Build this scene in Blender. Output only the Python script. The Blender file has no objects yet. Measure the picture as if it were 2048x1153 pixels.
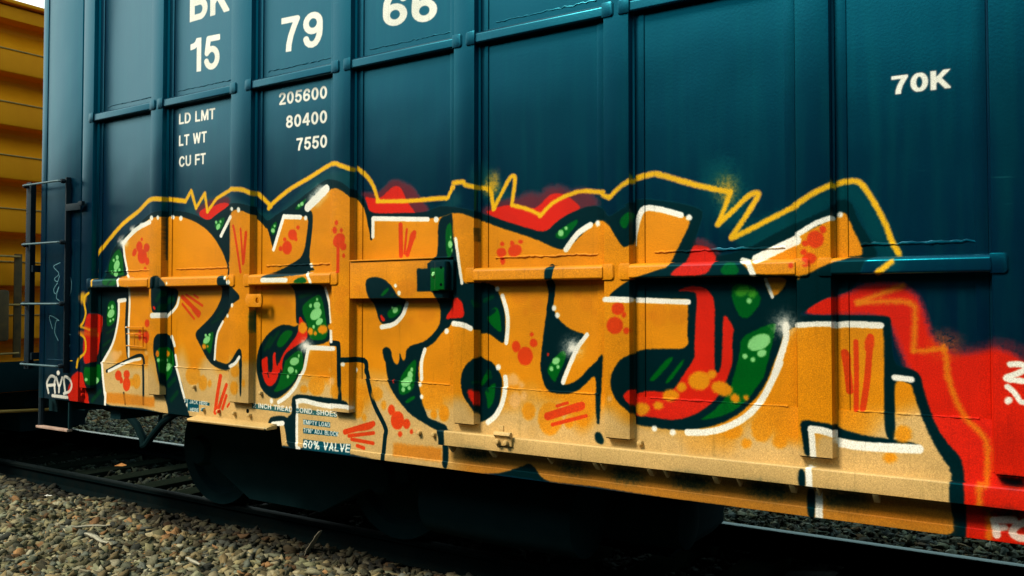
import bpy, bmesh, math, random, os
import numpy as np
from mathutils import Vector, Matrix, noise
random.seed(7); RNG = np.random.default_rng(11)
C = bpy.context.scene.collection
R_ = math.radians
# ------------------------------------------------------------------ camera
EYE = (0.0, -3.5, 1.66)
cd = bpy.data.cameras.new('camera'); cam = bpy.data.objects.new('camera', cd); C.objects.link(cam)
cam.location = EYE
cam.rotation_euler = (R_(90 + 1.6), 0, R_(33.71))
cd.sensor_width = 36; cd.lens = 1750 / 2048 * 36; cd.shift_y = -0.0080
cd.clip_end = 500; cd.clip_start = 0.05
bpy.context.scene.camera = cam
# ------------------------------------------------------------------ light
SUN_EL, SUN_AZ = 47, 243      # azimuth the light comes from, counter-clockwise from +X
w = bpy.data.worlds.new('World'); bpy.context.scene.world = w; w.use_nodes = True
nt = w.node_tree; nt.nodes.clear()
sky = nt.nodes.new('ShaderNodeTexSky'); sky.sky_type = 'NISHITA'; sky.sun_disc = False
sky.sun_elevation = R_(SUN_EL); sky.sun_rotation = R_(90 - SUN_AZ)
sky.air_density = 1.2; sky.dust_density = 4.0; sky.ozone_density = 1.0
hs = nt.nodes.new('ShaderNodeHueSaturation'); hs.inputs['Saturation'].default_value = 0.25
mx = nt.nodes.new('ShaderNodeMix'); mx.data_type = 'RGBA'; mx.inputs[0].default_value = 0.78
mx.inputs[7].default_value = (4.9, 8.0, 8.3, 1)   # even cloud cover
bg = nt.nodes.new('ShaderNodeBackground'); bg.inputs['Strength'].default_value = 0.052
ow = nt.nodes.new('ShaderNodeOutputWorld')
nt.links.new(sky.outputs[0], hs.inputs['Color']); nt.links.new(hs.outputs[0], mx.inputs[6])
tc = nt.nodes.new('ShaderNodeTexCoord'); dp = nt.nodes.new('ShaderNodeVectorMath'); dp.operation = 'DOT_PRODUCT'
dp.inputs[1].default_value = Vector((-.95, -.06, .32)).normalized()      # added bright sky patch at the far end, lifts sky and left-panel reflections
mr = nt.nodes.new('ShaderNodeMapRange'); mr.interpolation_type = 'SMOOTHSTEP'; mr.inputs[1].default_value = .55; mr.inputs[2].default_value = 1.0
cl = nt.nodes.new('ShaderNodeMix'); cl.data_type = 'RGBA'; cl.inputs[7].default_value = (15.5, 17, 15.6, 1)
nt.links.new(tc.outputs['Generated'], dp.inputs[0]); nt.links.new(dp.outputs['Value'], mr.inputs[0]); nt.links.new(mr.outputs[0], cl.inputs[0]); nt.links.new(mx.outputs[2], cl.inputs[6])
nt.links.new(cl.outputs[2], bg.inputs['Color']); nt.links.new(bg.outputs[0], ow.inputs['Surface'])
sl = bpy.data.lights.new('sun', 'SUN'); sl.energy = 2.5; sl.angle = R_(16); sl.color = (1.0, 0.86, 0.68)
so = bpy.data.objects.new('sun', sl); C.objects.link(so)
d = Vector((math.cos(R_(SUN_AZ)) * math.cos(R_(SUN_EL)), math.sin(R_(SUN_AZ)) * math.cos(R_(SUN_EL)), math.sin(R_(SUN_EL))))
so.rotation_euler = d.to_track_quat('Z', 'Y').to_euler(); so.location = (0, -8, 9)
vs = bpy.context.scene.view_settings
vs.view_transform = 'Standard'; vs.look = 'None'; vs.exposure = 1.27; vs.gamma = 1; vs.use_curve_mapping = False
cy = bpy.context.scene.cycles; cy.max_bounces = 6; cy.diffuse_bounces = 3; cy.glossy_bounces = 3

# ------------------------------------------------------------------ survey of the photograph: photo pixel -> point on the car side
_F, _CX, _P = 1750.0, 1024.0, R_(1.6); _CY = 609 - _F * math.tan(_P)
_a = math.atan(2624 / (_F / math.cos(_P)))
_fh = np.array([-math.cos(_a), math.sin(_a), 0]); _rt = np.array([math.sin(_a), math.cos(_a), 0]); _u0 = np.array([0, 0, 1.0])
_fw = _fh * math.cos(_P) + _u0 * math.sin(_P); _up = -_fh * math.sin(_P) + _u0 * math.cos(_P)
def to_plane(u, v, y):
    u = np.asarray(u, float); v = np.asarray(v, float)
    r = _fw + np.multiply.outer((u - _CX) / _F, _rt) - np.multiply.outer((v - _CY) / _F, _up)
    t = (y - EYE[1]) / r[..., 1]
    return EYE[0] + t * r[..., 0], EYE[2] + t * r[..., 2]
def from_plane(x, z, y):
    dx = x - EYE[0]; dy = y - EYE[1]; dz = z - EYE[2]
    f = dx * _fw[0] + dy * _fw[1] + dz * _fw[2]
    return _CX + _F * (dx * _rt[0] + dy * _rt[1]) / f, _CY - _F * (dx * _up[0] + dy * _up[1] + dz * _up[2]) / f

# ------------------------------------------------------------------ spray paint and lettering, laid down on the car side in metres
X0, Z0, RES = -6.75, 0.76, 450
CW, CH = int(8.1 * RES), int(3.1 * RES)
TILES = {'PX': (0, 0, 1), 'L2': (0, 340, 3.8425), 'L3': (0, 600, 3.8425), 'M3': (1448, 930, 3.413), 'F': (1648, 900, 5.12), 'G': (1848, 670, 5.015)}
for i, c in enumerate('ABCDE'):
    for j, y in enumerate((320, 530, 720)):
        TILES['%s%d' % (c, j + 1)] = (140 + 360 * i, y, 5.12)
COL = {'orange': (208, 129, 2), 'cream': (192, 158, 98), 'black': (0, 21, 25), 'red': (198, 26, 0), 'dred': (92, 22, 30), 'green': (0, 80, 8),
       'dgreen': (0, 44, 18), 'lgreen': (124, 198, 122), 'mgreen': (60, 150, 30), 'white': (228, 228, 218), 'yellow': (218, 166, 4), 'mark': (204, 56, 4),
       'dorange': (192, 106, 4), 'halo': (0, 58, 56), 'teal': (0, 66, 82), 'line': (208, 112, 6), 'chalk': (120, 176, 188), 'pdot': (218, 168, 104)}
def toks(s):
    T = TILES['PX']; out = []
    for t in s.split():
        if t in TILES: T = TILES[t]; continue
        v = [float(q) for q in t.split(',')]
        out.append((T[0] + v[0] / T[2], T[1] + v[1] / T[2], *[q / T[2] for q in v[2:4]], *v[4:]))
    return out
def blur(a, r):
    r = int(r)
    if r < 1: return a
    for ax in (0, 1):
        for _ in range(2):
            p = np.pad(a, [(r + 1, r) if k == ax else (0, 0) for k in (0, 1)])
            c = np.cumsum(p, axis=ax, dtype=np.float64)
            n = a.shape[ax]
            a = ((c[2 * r + 1:2 * r + 1 + n] - c[:n]) if ax == 0 else (c[:, 2 * r + 1:2 * r + 1 + n] - c[:, :n])) / (2 * r + 1)
            a = a.astype(np.float32)
    return a
def smooth_noise(h, w_, r, seed):
    g = np.random.default_rng(seed).random((h // r + 3, w_ // r + 3)).astype(np.float32)
    yy = np.arange(h) / r; xx = np.arange(w_) / r
    y0 = yy.astype(int); x0 = xx.astype(int); fy = (yy - y0)[:, None]; fx = (xx - x0)[None]
    fy = fy * fy * (3 - 2 * fy); fx = fx * fx * (3 - 2 * fx)
    a = g[y0][:, x0]; b = g[y0][:, x0 + 1]; c = g[y0 + 1][:, x0]; e = g[y0 + 1][:, x0 + 1]
    return (a * (1 - fx) + b * fx) * (1 - fy) + (c * (1 - fx) + e * fx) * fy
NOI = smooth_noise(CH, CW, 5, 1) * .5 + smooth_noise(CH, CW, 2, 2) * .5 - .5
WOB = (smooth_noise(CH, CW, 60, 3) - .5)
class Canvas:
    def __init__(s, y): s.y = y; s.rgb = np.zeros((CH, CW, 3), np.float32); s.a = np.zeros((CH, CW), np.float32)
    def xy(s, pts):
        p = np.array([q[:2] for q in pts]); x, z = to_plane(p[:, 0], p[:, 1], s.y)
        return np.stack([(x - X0) * RES, (z - Z0) * RES], 1)
    def box(s, p, m):
        x0, y0 = np.floor(p.min(0)) - m; x1, y1 = np.ceil(p.max(0)) + m
        return int(max(0, x0)), int(max(0, y0)), int(min(CW, x1)), int(min(CH, y1))
    def put(s, m, b, col, al=1.0, grain=True):
        x0, y0, x1, y1 = b
        if grain:
            m = np.clip(m + NOI[y0:y1, x0:x1] * 3.2 * m * (1 - m), 0, 1)
        m = (m * al)
        c = np.array(col, np.float32) / 255 if not isinstance(col, np.ndarray) else col
        A = s.a[y0:y1, x0:x1]; mm = m[..., None]
        s.rgb[y0:y1, x0:x1] = s.rgb[y0:y1, x0:x1] * (1 - mm) + c * mm
        s.a[y0:y1, x0:x1] = A + m * (1 - A)
    def mask(s, p, b, ss=2):
        x0, y0, x1, y1 = b; W, H = (x1 - x0) * ss, (y1 - y0) * ss
        if W < 1 or H < 1: return None
        acc = np.zeros((H, W + 1), np.int32); q = (p - (x0, y0)) * ss
        for (ax, ay), (bx, by) in zip(q, np.roll(q, -1, 0)):
            if ay == by: continue
            if ay > by: ax, ay, bx, by = bx, by, ax, ay
            r0 = max(0, math.ceil(ay - .5)); r1 = min(H, math.ceil(by - .5))
            if r1 <= r0: continue
            ys = np.arange(r0, r1); xs = ax + (bx - ax) * (ys + .5 - ay) / (by - ay)
            np.add.at(acc, (ys, np.clip(np.ceil(xs - .5), 0, W).astype(int)), 1)
        m = (np.cumsum(acc[:, :W], 1) % 2).astype(np.float32)
        return m.reshape(y1 - y0, ss, x1 - x0, ss).mean((1, 3))
    def fill(s, col, txt, soft=1, al=1.0, chaikin=2, fn=None):
        p = s.xy(toks(txt) if isinstance(txt, str) else txt)
        for _ in range(chaikin):
            n = np.roll(p, -1, 0); d = np.linalg.norm(n - p, axis=1)[:, None]
            t = np.minimum(.25, 14 / np.maximum(d, 1e-3))
            p = np.stack([p + (n - p) * t, n - (n - p) * t], 1).reshape(-1, 2)
        b = s.box(p, 3 * soft + 3)
        if b[2] <= b[0] or b[3] <= b[1]: return
        m = s.mask(p, b)
        if soft >= 1: m = blur(m, soft)
        c = COL[col]
        if fn is not None: c = fn(s, b)
        s.put(m, b, c, al)
    def stroke(s, col, txt, w, soft=1.0, al=1.0, smooth=True):
        w = w * (1.1 if col == 'yellow' else 1.22 if col in ('white', 'mark', 'black') and w > 3 else 1)
        t = toks(txt); p = s.xy(t)
        n = len(t); ww = [q[2] * TILES['PX'][2] if len(q) > 2 else w for q in t]
        rad = np.array([ww[i] / 2 / (.1585 * (t[i][0] + 1600)) * RES for i in range(n)])
        if smooth and n > 2:
            P_ = np.vstack([2 * p[0] - p[1], p, 2 * p[-1] - p[-2]]); o = []; r = []
            for i in range(1, n):
                a_, b_, c_, e_ = P_[i - 1], P_[i], P_[i + 1], P_[i + 2]
                for k in range(6):
                    u = k / 6; o.append(.5 * (2 * b_ + (c_ - a_) * u + (2 * a_ - 5 * b_ + 4 * c_ - e_) * u * u + (3 * b_ - a_ - 3 * c_ + e_) * u ** 3)); r.append(rad[i - 1] * (1 - u) + rad[i] * u)
            o.append(p[-1]); r.append(rad[-1]); p = np.array(o); rad = np.array(r)
        sf = max(soft * 1.3, .7)
        b = s.box(p, int(rad.max() + 2 * sf + 3)); x0, y0, x1, y1 = b
        if x1 <= x0 or y1 <= y0: return
        M = np.zeros((y1 - y0, x1 - x0), np.float32)
        if len(p) == 1: p = np.vstack([p, p + .01]); rad = np.append(rad, rad)
        for i in range(len(p) - 1):
            A, B = p[i], p[i + 1]; rr = max(rad[i], rad[i + 1]) + 2 * sf + 1
            c0 = int(max(x0, min(A[0], B[0]) - rr)); c1 = int(min(x1, max(A[0], B[0]) + rr + 1)); r0 = int(max(y0, min(A[1], B[1]) - rr)); r1 = int(min(y1, max(A[1], B[1]) + rr + 1))
            if c1 <= c0 or r1 <= r0: continue
            yy, xx = np.mgrid[r0:r1, c0:c1].astype(np.float32)
            ab = B - A; L = max(ab @ ab, 1e-6); tt = np.clip(((xx - A[0]) * ab[0] + (yy - A[1]) * ab[1]) / L, 0, 1)
            dd = np.hypot(xx - A[0] - tt * ab[0], yy - A[1] - tt * ab[1]) - (rad[i] + (rad[i + 1] - rad[i]) * tt)
            m = np.clip(.5 - dd / (2 * sf), 0, 1); m = m * m * (3 - 2 * m)
            sub = M[r0 - y0:r1 - y0, c0 - x0:c1 - x0]; np.maximum(sub, m, out=sub)
        s.put(M, b, COL[col], al)
    def dots(s, col, txt, soft=1, al=1.0):
        for q in toks(txt):
            u, v, a, b_ = q[:4]; ro = R_(q[4]) if len(q) > 4 else 0
            pts = [(u + a * math.cos(t) * math.cos(ro) - b_ * math.sin(t) * math.sin(ro), v + a * math.cos(t) * math.sin(ro) + b_ * math.sin(t) * math.cos(ro)) for t in np.linspace(0, 2 * math.pi, 24, endpoint=False)]
            s.fill(col, pts, soft, al, chaikin=0)
    def text(s, string, u0, v0, u1, v1, cap, col='white', al=1.0, bold=.17):
        """string between photo points (u0,v0)-(u1,v1) on its baseline, cap height in photo px at the left end, stroke weight bold"""
        G = []; adv = 0.0
        for ch in string:
            wd, paths = GLYPH.get(ch, (.3, []))
            for p in paths: G.append((np.array(p, float) + (adv, 0), adv - .01, adv + wd + .01, ch))
            adv += wd + .115
        adv -= .115
        x, z = to_plane(np.array([u0, u1]), np.array([v0, v1]), s.y)
        H = cap / (.1585 * (u0 + 1600)) * (s.y + 3.5) / 3.5 * RES
        ox, oz = (x[0] - X0) * RES, (z[0] - Z0) * RES; sx = (x[1] - x[0]) * RES / adv; sh = (z[1] - z[0]) * RES / adv
        b = s.box(np.array([[ox, oz - 2], [ox, oz + H + 2], [ox + adv * sx, oz + sh * adv - 2], [ox + adv * sx, oz + sh * adv + H + 2]]), 3)
        if b[2] <= b[0] or b[3] <= b[1]: return
        ss = 3; M = np.zeros(((b[3] - b[1]) * ss, (b[2] - b[0]) * ss), np.float32)
        for pts, g0, g1, ch in G:
            c0 = int(max(0, (ox + g0 * sx - b[0]) * ss - 3)); c1 = int(min(M.shape[1], (ox + g1 * sx - b[0]) * ss + 3))
            if c1 <= c0: continue
            yy, xx = np.mgrid[0:M.shape[0], c0:c1].astype(np.float32)
            gx = ((xx + .5) / ss + b[0] - ox) / sx; gy = ((yy + .5) / ss + b[1] - oz - sh * gx) / H
            dd = np.full(gx.shape, 9.0, np.float32)
            for A, B in zip(pts[:-1], pts[1:]):
                ab = B - A; L = max(float(ab @ ab), 1e-6); t = np.clip(((gx - A[0]) * ab[0] + (gy - A[1]) * ab[1]) / L, 0, 1)
                np.minimum(dd, np.hypot(gx - A[0] - t * ab[0], gy - A[1] - t * ab[1]), out=dd)
            m = (dd < bold / 2) & (gy > 0) & (gy < 1) & (gx > g0) & (gx < g1)
            M[:, c0:c1] = np.maximum(M[:, c0:c1], m)
        M = M.reshape(b[3] - b[1], ss, b[2] - b[0], ss).mean((1, 3)).astype(np.float32)
        s.put(blur(M, 1) * .3 + M * .7, b, COL[col], al, grain=False)
def arc(cx, cy, rx, ry, a0, a1, n=18): return [(cx + rx * math.cos(R_(a0 + (a1 - a0) * k / n)), cy + ry * math.sin(R_(a0 + (a1 - a0) * k / n))) for k in range(n + 1)]
_six = [arc(.3, .31, .215, .225, 0, 360), [(.085, .31), (.085, .50), (.10, .66), (.15, .79), (.22, .88), (.31, .915), (.40, .90), (.47, .84), (.51, .74)]]
GLYPH = {
 '0': (.6, [arc(.3, .5, .215, .415, 0, 360, 28)]), 'O': (.76, [arc(.38, .5, .295, .415, 0, 360, 28)]), 'C': (.72, [arc(.38, .5, .295, .415, 38, 322, 24)]),
 '1': (.42, [[(.33, -.1), (.33, 1.1)], [(.02, .76), (.14, .78), (.24, .84), (.31, .96)]]),
 '2': (.6, [arc(.295, .69, .215, .225, 175, -25) + [(.38, .42), (.22, .27), (.10, .085), (.65, .085)]]),
 '4': (.62, [[(.44, -.1), (.44, 1.1)], [(.42, .98), (.06, .31), (.66, .31)]]),
 '5': (.6, [[(.56, .915), (.17, .915), (.11, .50)] + arc(.295, .345, .215, .26, 130, -160)]),
 '6': (.6, _six), '9': (.6, [[(.6 - x, 1 - y) for x, y in p] for p in _six]),
 '7': (.58, [[(-.1, .915), (.50, .915), (.40, .70), (.30, .45), (.24, .2), (.22, -.1)]]),
 '8': (.6, [arc(.3, .72, .185, .195, 0, 360), arc(.3, .30, .215, .215, 0, 360)]),
 'A': (.68, [[(.05, -.08), (.34, .96), (.63, -.08)], [(.16, .30), (.52, .30)]]),
 'B': (.66, [[(.085, 0), (.085, 1)], [(.085, .915), (.36, .915)] + arc(.37, .725, .17, .19, 90, -90) + [(.085, .535)], [(.36, .535)] + arc(.37, .31, .20, .225, 90, -90) + [(.085, .085)]]),
 'D': (.7, [[(.085, -.1), (.085, 1.1)], [(.085, .915), (.30, .915)] + arc(.30, .5, .31, .415, 90, -90) + [(.085, .085)]]),
 'E': (.58, [[(.085, -.1), (.085, 1.1)], [(.085, .915), (.7, .915)], [(.085, .52), (.55, .52)], [(.085, .085), (.7, .085)]]),
 'F': (.56, [[(.085, -.1), (.085, 1.1)], [(.085, .915), (.7, .915)], [(.085, .50), (.52, .50)]]),
 'H': (.68, [[(.085, -.1), (.085, 1.1)], [(.595, -.1), (.595, 1.1)], [(.085, .52), (.595, .52)]]), 'I': (.17, [[(.085, -.1), (.085, 1.1)]]),
 'J': (.52, [[(.435, 1.1), (.435, .30)] + arc(.26, .27, .175, .185, 0, -175)]),
 'K': (.68, [[(.085, -.1), (.085, 1.1)], [(.66, 1.12), (.12, .40)], [(.26, .58), (.68, -.12)]]), 'L': (.56, [[(.085, -.1), (.085, 1.1)], [(.085, .085), (.7, .085)]]),
 'M': (.82, [[(.085, -.1), (.085, 1.1)], [(.735, -.1), (.735, 1.1)], [(.10, 1.02), (.41, .08), (.72, 1.02)]]), 'N': (.68, [[(.085, -.1), (.085, 1.1)], [(.595, -.1), (.595, 1.1)], [(.09, 1.0), (.59, 0)]]),
 'P': (.64, [[(.085, -.1), (.085, 1.1)], [(.085, .915), (.36, .915)] + arc(.36, .68, .195, .235, 90, -90) + [(.085, .445)]]),
 'R': (.68, [[(.085, -.1), (.085, 1.1)], [(.085, .915), (.38, .915)] + arc(.38, .70, .18, .215, 90, -90) + [(.085, .485)], [(.40, .48), (.54, .38), (.56, .2), (.60, -.1)]]),
 'S': (.64, [arc(.32, .71, .215, .205, 20, 250, 14) + [(.32, .50), (.44, .45)] + arc(.32, .29, .235, .205, 50, -165, 14)]),
 'T': (.62, [[(-.1, .915), (.72, .915)], [(.31, -.1), (.31, 1.1)]]), 'U': (.68, [[(.085, 1.1), (.085, .34)] + arc(.34, .34, .255, .255, 180, 360) + [(.595, 1.1)]]),
 'V': (.66, [[(.04, 1.08), (.33, .02), (.62, 1.08)]]), 'W': (.94, [[(.05, 1.08), (.25, .02), (.47, .95), (.69, .02), (.89, 1.08)]]), 'Y': (.66, [[(.03, 1.08), (.33, .45), (.63, 1.08)], [(.33, .45), (.33, -.1)]]),
 'G': (.74, [arc(.38, .5, .295, .415, 38, 330, 24) + [(.655, .45), (.42, .45)]]),
 '%': (.9, [arc(.2, .75, .14, .17, 0, 360), arc(.7, .25, .14, .17, 0, 360), [(.24, -.1), (.66, 1.1)]]), '/': (.3, [[(-.02, -.1), (.32, 1.1)]]), '"': (.3, [[(.06, .68), (.06, 1.1)], [(.24, .68), (.24, 1.1)]]), '.': (.17, [[(.085, .05), (.085, .085)]]), ' ': (.28, [])}
OB = """A1 545,860 620,760 760,650 830,590 950,582 960,600 1010,600 1020,580 1140,578 1300,640 1420,730 1500,830 1570,960 1605,1050 1640,1050 1640,510 1760,518 1850,560 1950,620 2000,700
B1 180,700 220,850 240,930 350,570 600,580 625,560 600,505 700,400 840,290 900,290 1000,360 1030,390 1100,400 1150,450 1190,560 1210,680 1240,815 1250,600 1925,600
C1 240,540 340,550 440,590 510,630 560,630 700,690 900,750 1100,820 1230,880 1285,910 1400,920 1640,680 1700,640 1770,610 1850,690 1950,850 1990,890
D1 210,880 240,700 330,520 450,500 840,590 780,740 700,900 600,1100
D2 590,30 300,130 200,155 0,300 0,345 810,350 800,400 790,870 1780,700
E2 80,620 945,620 960,700 970,1152 E3 965,200 985,790 1080,810 1075,600 1060,190 1240,240 1270,350 1340,560 1420,740 1500,900 1600,1060 1640,1100
F 1280,200 1310,230 1300,320 1300,530 1330,720 1335,885 700,832 60,712
PX 1640,1037 1600,1036 1500,1019 1440,1009 1350,998 1200,974 1100,963 1085,955 1064,925 1048,932 1000,948 938,945 895,939
B3 1970,1110 1340,1030 1040,960 390,880 280,870 200,690 A3 2030,660 1230,600 1020,555 750,495 370,462 335,40
A2 335,990 440,800 495,560 500,365 600,350 600,240 510,215 495,130 590,110 A1 590,1152 560,960"""
BASE = """A1 395,1060 430,930 490,850 620,720 760,600 830,540 900,520 1150,522 1300,568 1420,632 1500,560 1620,480 1645,438 1800,460 1880,490 1990,600
B1 60,490 130,575 180,640 290,545 380,500 600,330 760,205 850,198 960,240 1040,310 1130,350 1180,420 1225,550 1500,548 1800,540 1870,500 1950,470 2040,480
C1 240,480 330,490 440,520 600,570 800,640 1180,755 1300,630 1430,550 1560,495 1650,470 1770,480 1830,590 1900,540 2048,450
D1 110,480 200,430 260,405 420,405 650,430 800,460 930,500 962,560 900,740 865,870 1000,880 1090,950 1140,985 1430,900 1600,800 1890,650
E1 70,650 300,540 400,500 430,440 520,405 620,415 670,520 690,600 800,770 870,900 910,985 770,1030 740,1152 E2 650,260 430,320 290,380 120,500 80,515 1000,520 1035,560 1060,1040 1280,1070 1325,1130
E3 1330,150 1400,420 1500,680 1620,860 1740,980 1780,1100 F 1430,180 1440,300 1460,600 1460,960 1340,960 1335,885 700,832 60,712 PX 1500,1019 1350,998 1200,974 1100,963 1000,948 895,939 B3 1340,1030 1040,960 390,880 280,870 200,690 A3 1230,600 1020,560 750,500 370,470 200,455 200,350 140,230 130,60
A2 140,1030 280,970 330,800 345,500 360,400 345,140 375,110"""
def orange_fn(cv, b):
    x0, y0, x1, y1 = b
    X = X0 + (np.arange(x0, x1) + .5) / RES; Z = Z0 + (np.arange(y0, y1) + .5) / RES
    U, V = from_plane(X[None], Z[:, None], cv.y)
    line = np.interp(U, [200, 400, 650, 900, 1050, 1300, 1500, 1620, 1700, 1850, 1950], [742, 756, 800, 822, 838, 868, 890, 905, 880, 845, 900])
    t = np.clip((V - line + 24 + 75 * WOB[y0:y1, x0:x1]) / 60 + .5, 0, 1); t = t * t * (3 - 2 * t)
    o = np.array(COL['orange'], np.float32) / 255; c = np.array(COL['cream'], np.float32) / 255; k = np.array((170, 104, 18), np.float32) / 255
    r = o + (c - o) * t[..., None]
    g = np.clip((.955 - Z + .05 * WOB[y0:y1, x0:x1].mean(1)) / .05, 0, 1)[:, None] * np.clip((U - 880) / 60, 0, 1)
    r = r + (k - r) * g[..., None] * .8  # browner paint below the belt bar, some bar shade put into the colour
    return (r * (1 + .05 * WOB[y0:y1, x0:x1, None])).astype(np.float32)
def paint(cv):
    f, s, d, t = cv.fill, cv.stroke, cv.dots, cv.text
    # factory lettering
    t('BK', 380, 45, 458, 22, 68, bold=0.19); t('15', 381, 146, 439, 137, 68, bold=0.175)
    t('79', 563, 106, 645, 92, 70, bold=0.175); t('66', 766, 55, 874, 41, 72, bold=0.175)
    t('LD LMT', 358, 249.5, 430, 238, 21.5, bold=0.17); t('LT WT', 358, 293, 413, 284.5, 21.5, bold=0.17); t('CU FT', 358, 335, 411, 328, 21.5, bold=0.17)
    t('205600', 558, 211, 654, 197, 25, bold=0.17); t('80400', 572, 257, 654, 246, 25, bold=0.17); t('7550', 593, 302, 654, 295, 25, bold=0.17)
    t('70K', 1784, 190, 1901, 176, 37, bold=0.2)
    # overspray under the yellow line
    s('halo', 'PX 230,520 215,600 400,420 520,440 560,440 640,370 690,360', 34, 9, .5)
    s('halo', 'PX 960,350 985,380 1000,400', 44, 16, .5); s('halo', 'PX 730,440 760,440 860,440 910,400', 26, 9, .4)
    s('halo', 'PX 1440,350 1455,380 1460,420', 60, 20, .55); s('halo', 'PX 1490,470 1600,430 1690,385 1730,420 1780,520', 40, 12, .45)
    s('halo', 'PX 1500,500 1620,452', 30, 10, .6)
    # red clouds behind the letters
    f('dred', 'A1 1280,560 1300,490 1400,420 1560,380 1642,370 1640,500', 4, .85)
    f('red', 'A1 1300,560 1380,485 1440,490 1540,440 1620,440 1640,480 1500,560 1420,640')
    f('dred', 'B1 1140,330 1300,350 1380,280 1450,200 1540,210 1600,250 1660,270 1720,350 1760,430 1840,505 1800,550 1690,580 1230,560 1170,380', 3, .9)
    f('red', 'B1 1170,370 1260,400 1340,390 1400,330 1470,268 1530,268 1570,330 1610,430 1700,545 1690,570 1230,570 1200,450')
    f('dred', 'C1 540,530 600,480 700,430 760,400 900,405 960,350 1050,340 1130,365 1180,290 1300,262 1400,300 1450,340 1540,290 1620,330 1700,390 1745,470 1600,520 1500,600 560,600', 5, .85)
    f('red', 'C1 560,540 640,510 740,470 820,465 900,490 1060,500 1120,470 1180,400 1240,350 1330,338 1420,380 1500,440 1555,500 1430,560 1300,640 1180,765 950,710 750,640')
    f('red', 'E2 120,500 290,380 430,320 440,350 650,260 800,195 1000,190 1150,200 1250,280 1320,360 1380,520 1440,720 1500,800 1640,880 1700,910 1850,900 2048,860 G 710,120 780,150 900,195 1003,265 PX 2110,790 2190,880 2260,900 2330,1010 2340,1150 2270,1165 2070,1118 1930,1095 F 1440,960 E3 1600,1000 1200,60 E2 1000,520', 4)
    s('dred', 'G 300,175 600,140 720,90 900,130 1040,220', 9, 9, .6)
    f('red', 'A2 165,500 340,500 345,750 320,960 280,985 150,1035 130,900 150,640', 2); f('red', 'A3 100,110 135,250 190,350 203,460 0,435 0,200 30,150', 2)
    f('red', 'PX 135,803 135,772 158,744 166,746 172,770 182,792 182,809', 1)
    # black body, then the amber faces
    f('black', BASE); f('black', 'A2 180,212 610,212 610,620 345,1000 290,985 345,500 185,500'); f('black', 'A2 140,1030 280,965 345,985 360,1152 A3 365,470 200,455 203,350 140,230 125,60')  # second patch is black paint plus ledge shade put into the colour
    f('black', 'A1 1640,440 1800,458 1880,490 B1 60,500 180,640 240,930 300,900 200,640', 1)
    f('orange', OB, fn=orange_fn)
    f('orange', 'E1 70,785 400,620 430,588 450,632 470,600 560,528 600,600 680,780 742,900 745,985 600,992 600,1010 420,1060 E2 380,0 210,80 130,120 D2 1480,102 1370,0 D1 1350,1035 1480,1020 1700,900 1905,790')
    f('orange', 'D2 1570,125 1830,125 1790,230 1660,350 1600,230'); f('orange', 'E2 75,115 128,115 75,166'); f('orange', 'A2 500,365 570,352 600,900 600,1000 335,990 440,800 495,560', fn=orange_fn)
    f('black', 'D2 0,300 200,152 300,125 590,28 600,130 560,340 0,340', 1)
    f('cream', 'A3 1215,575 2045,640 2045,730 1215,680', 1)
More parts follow.
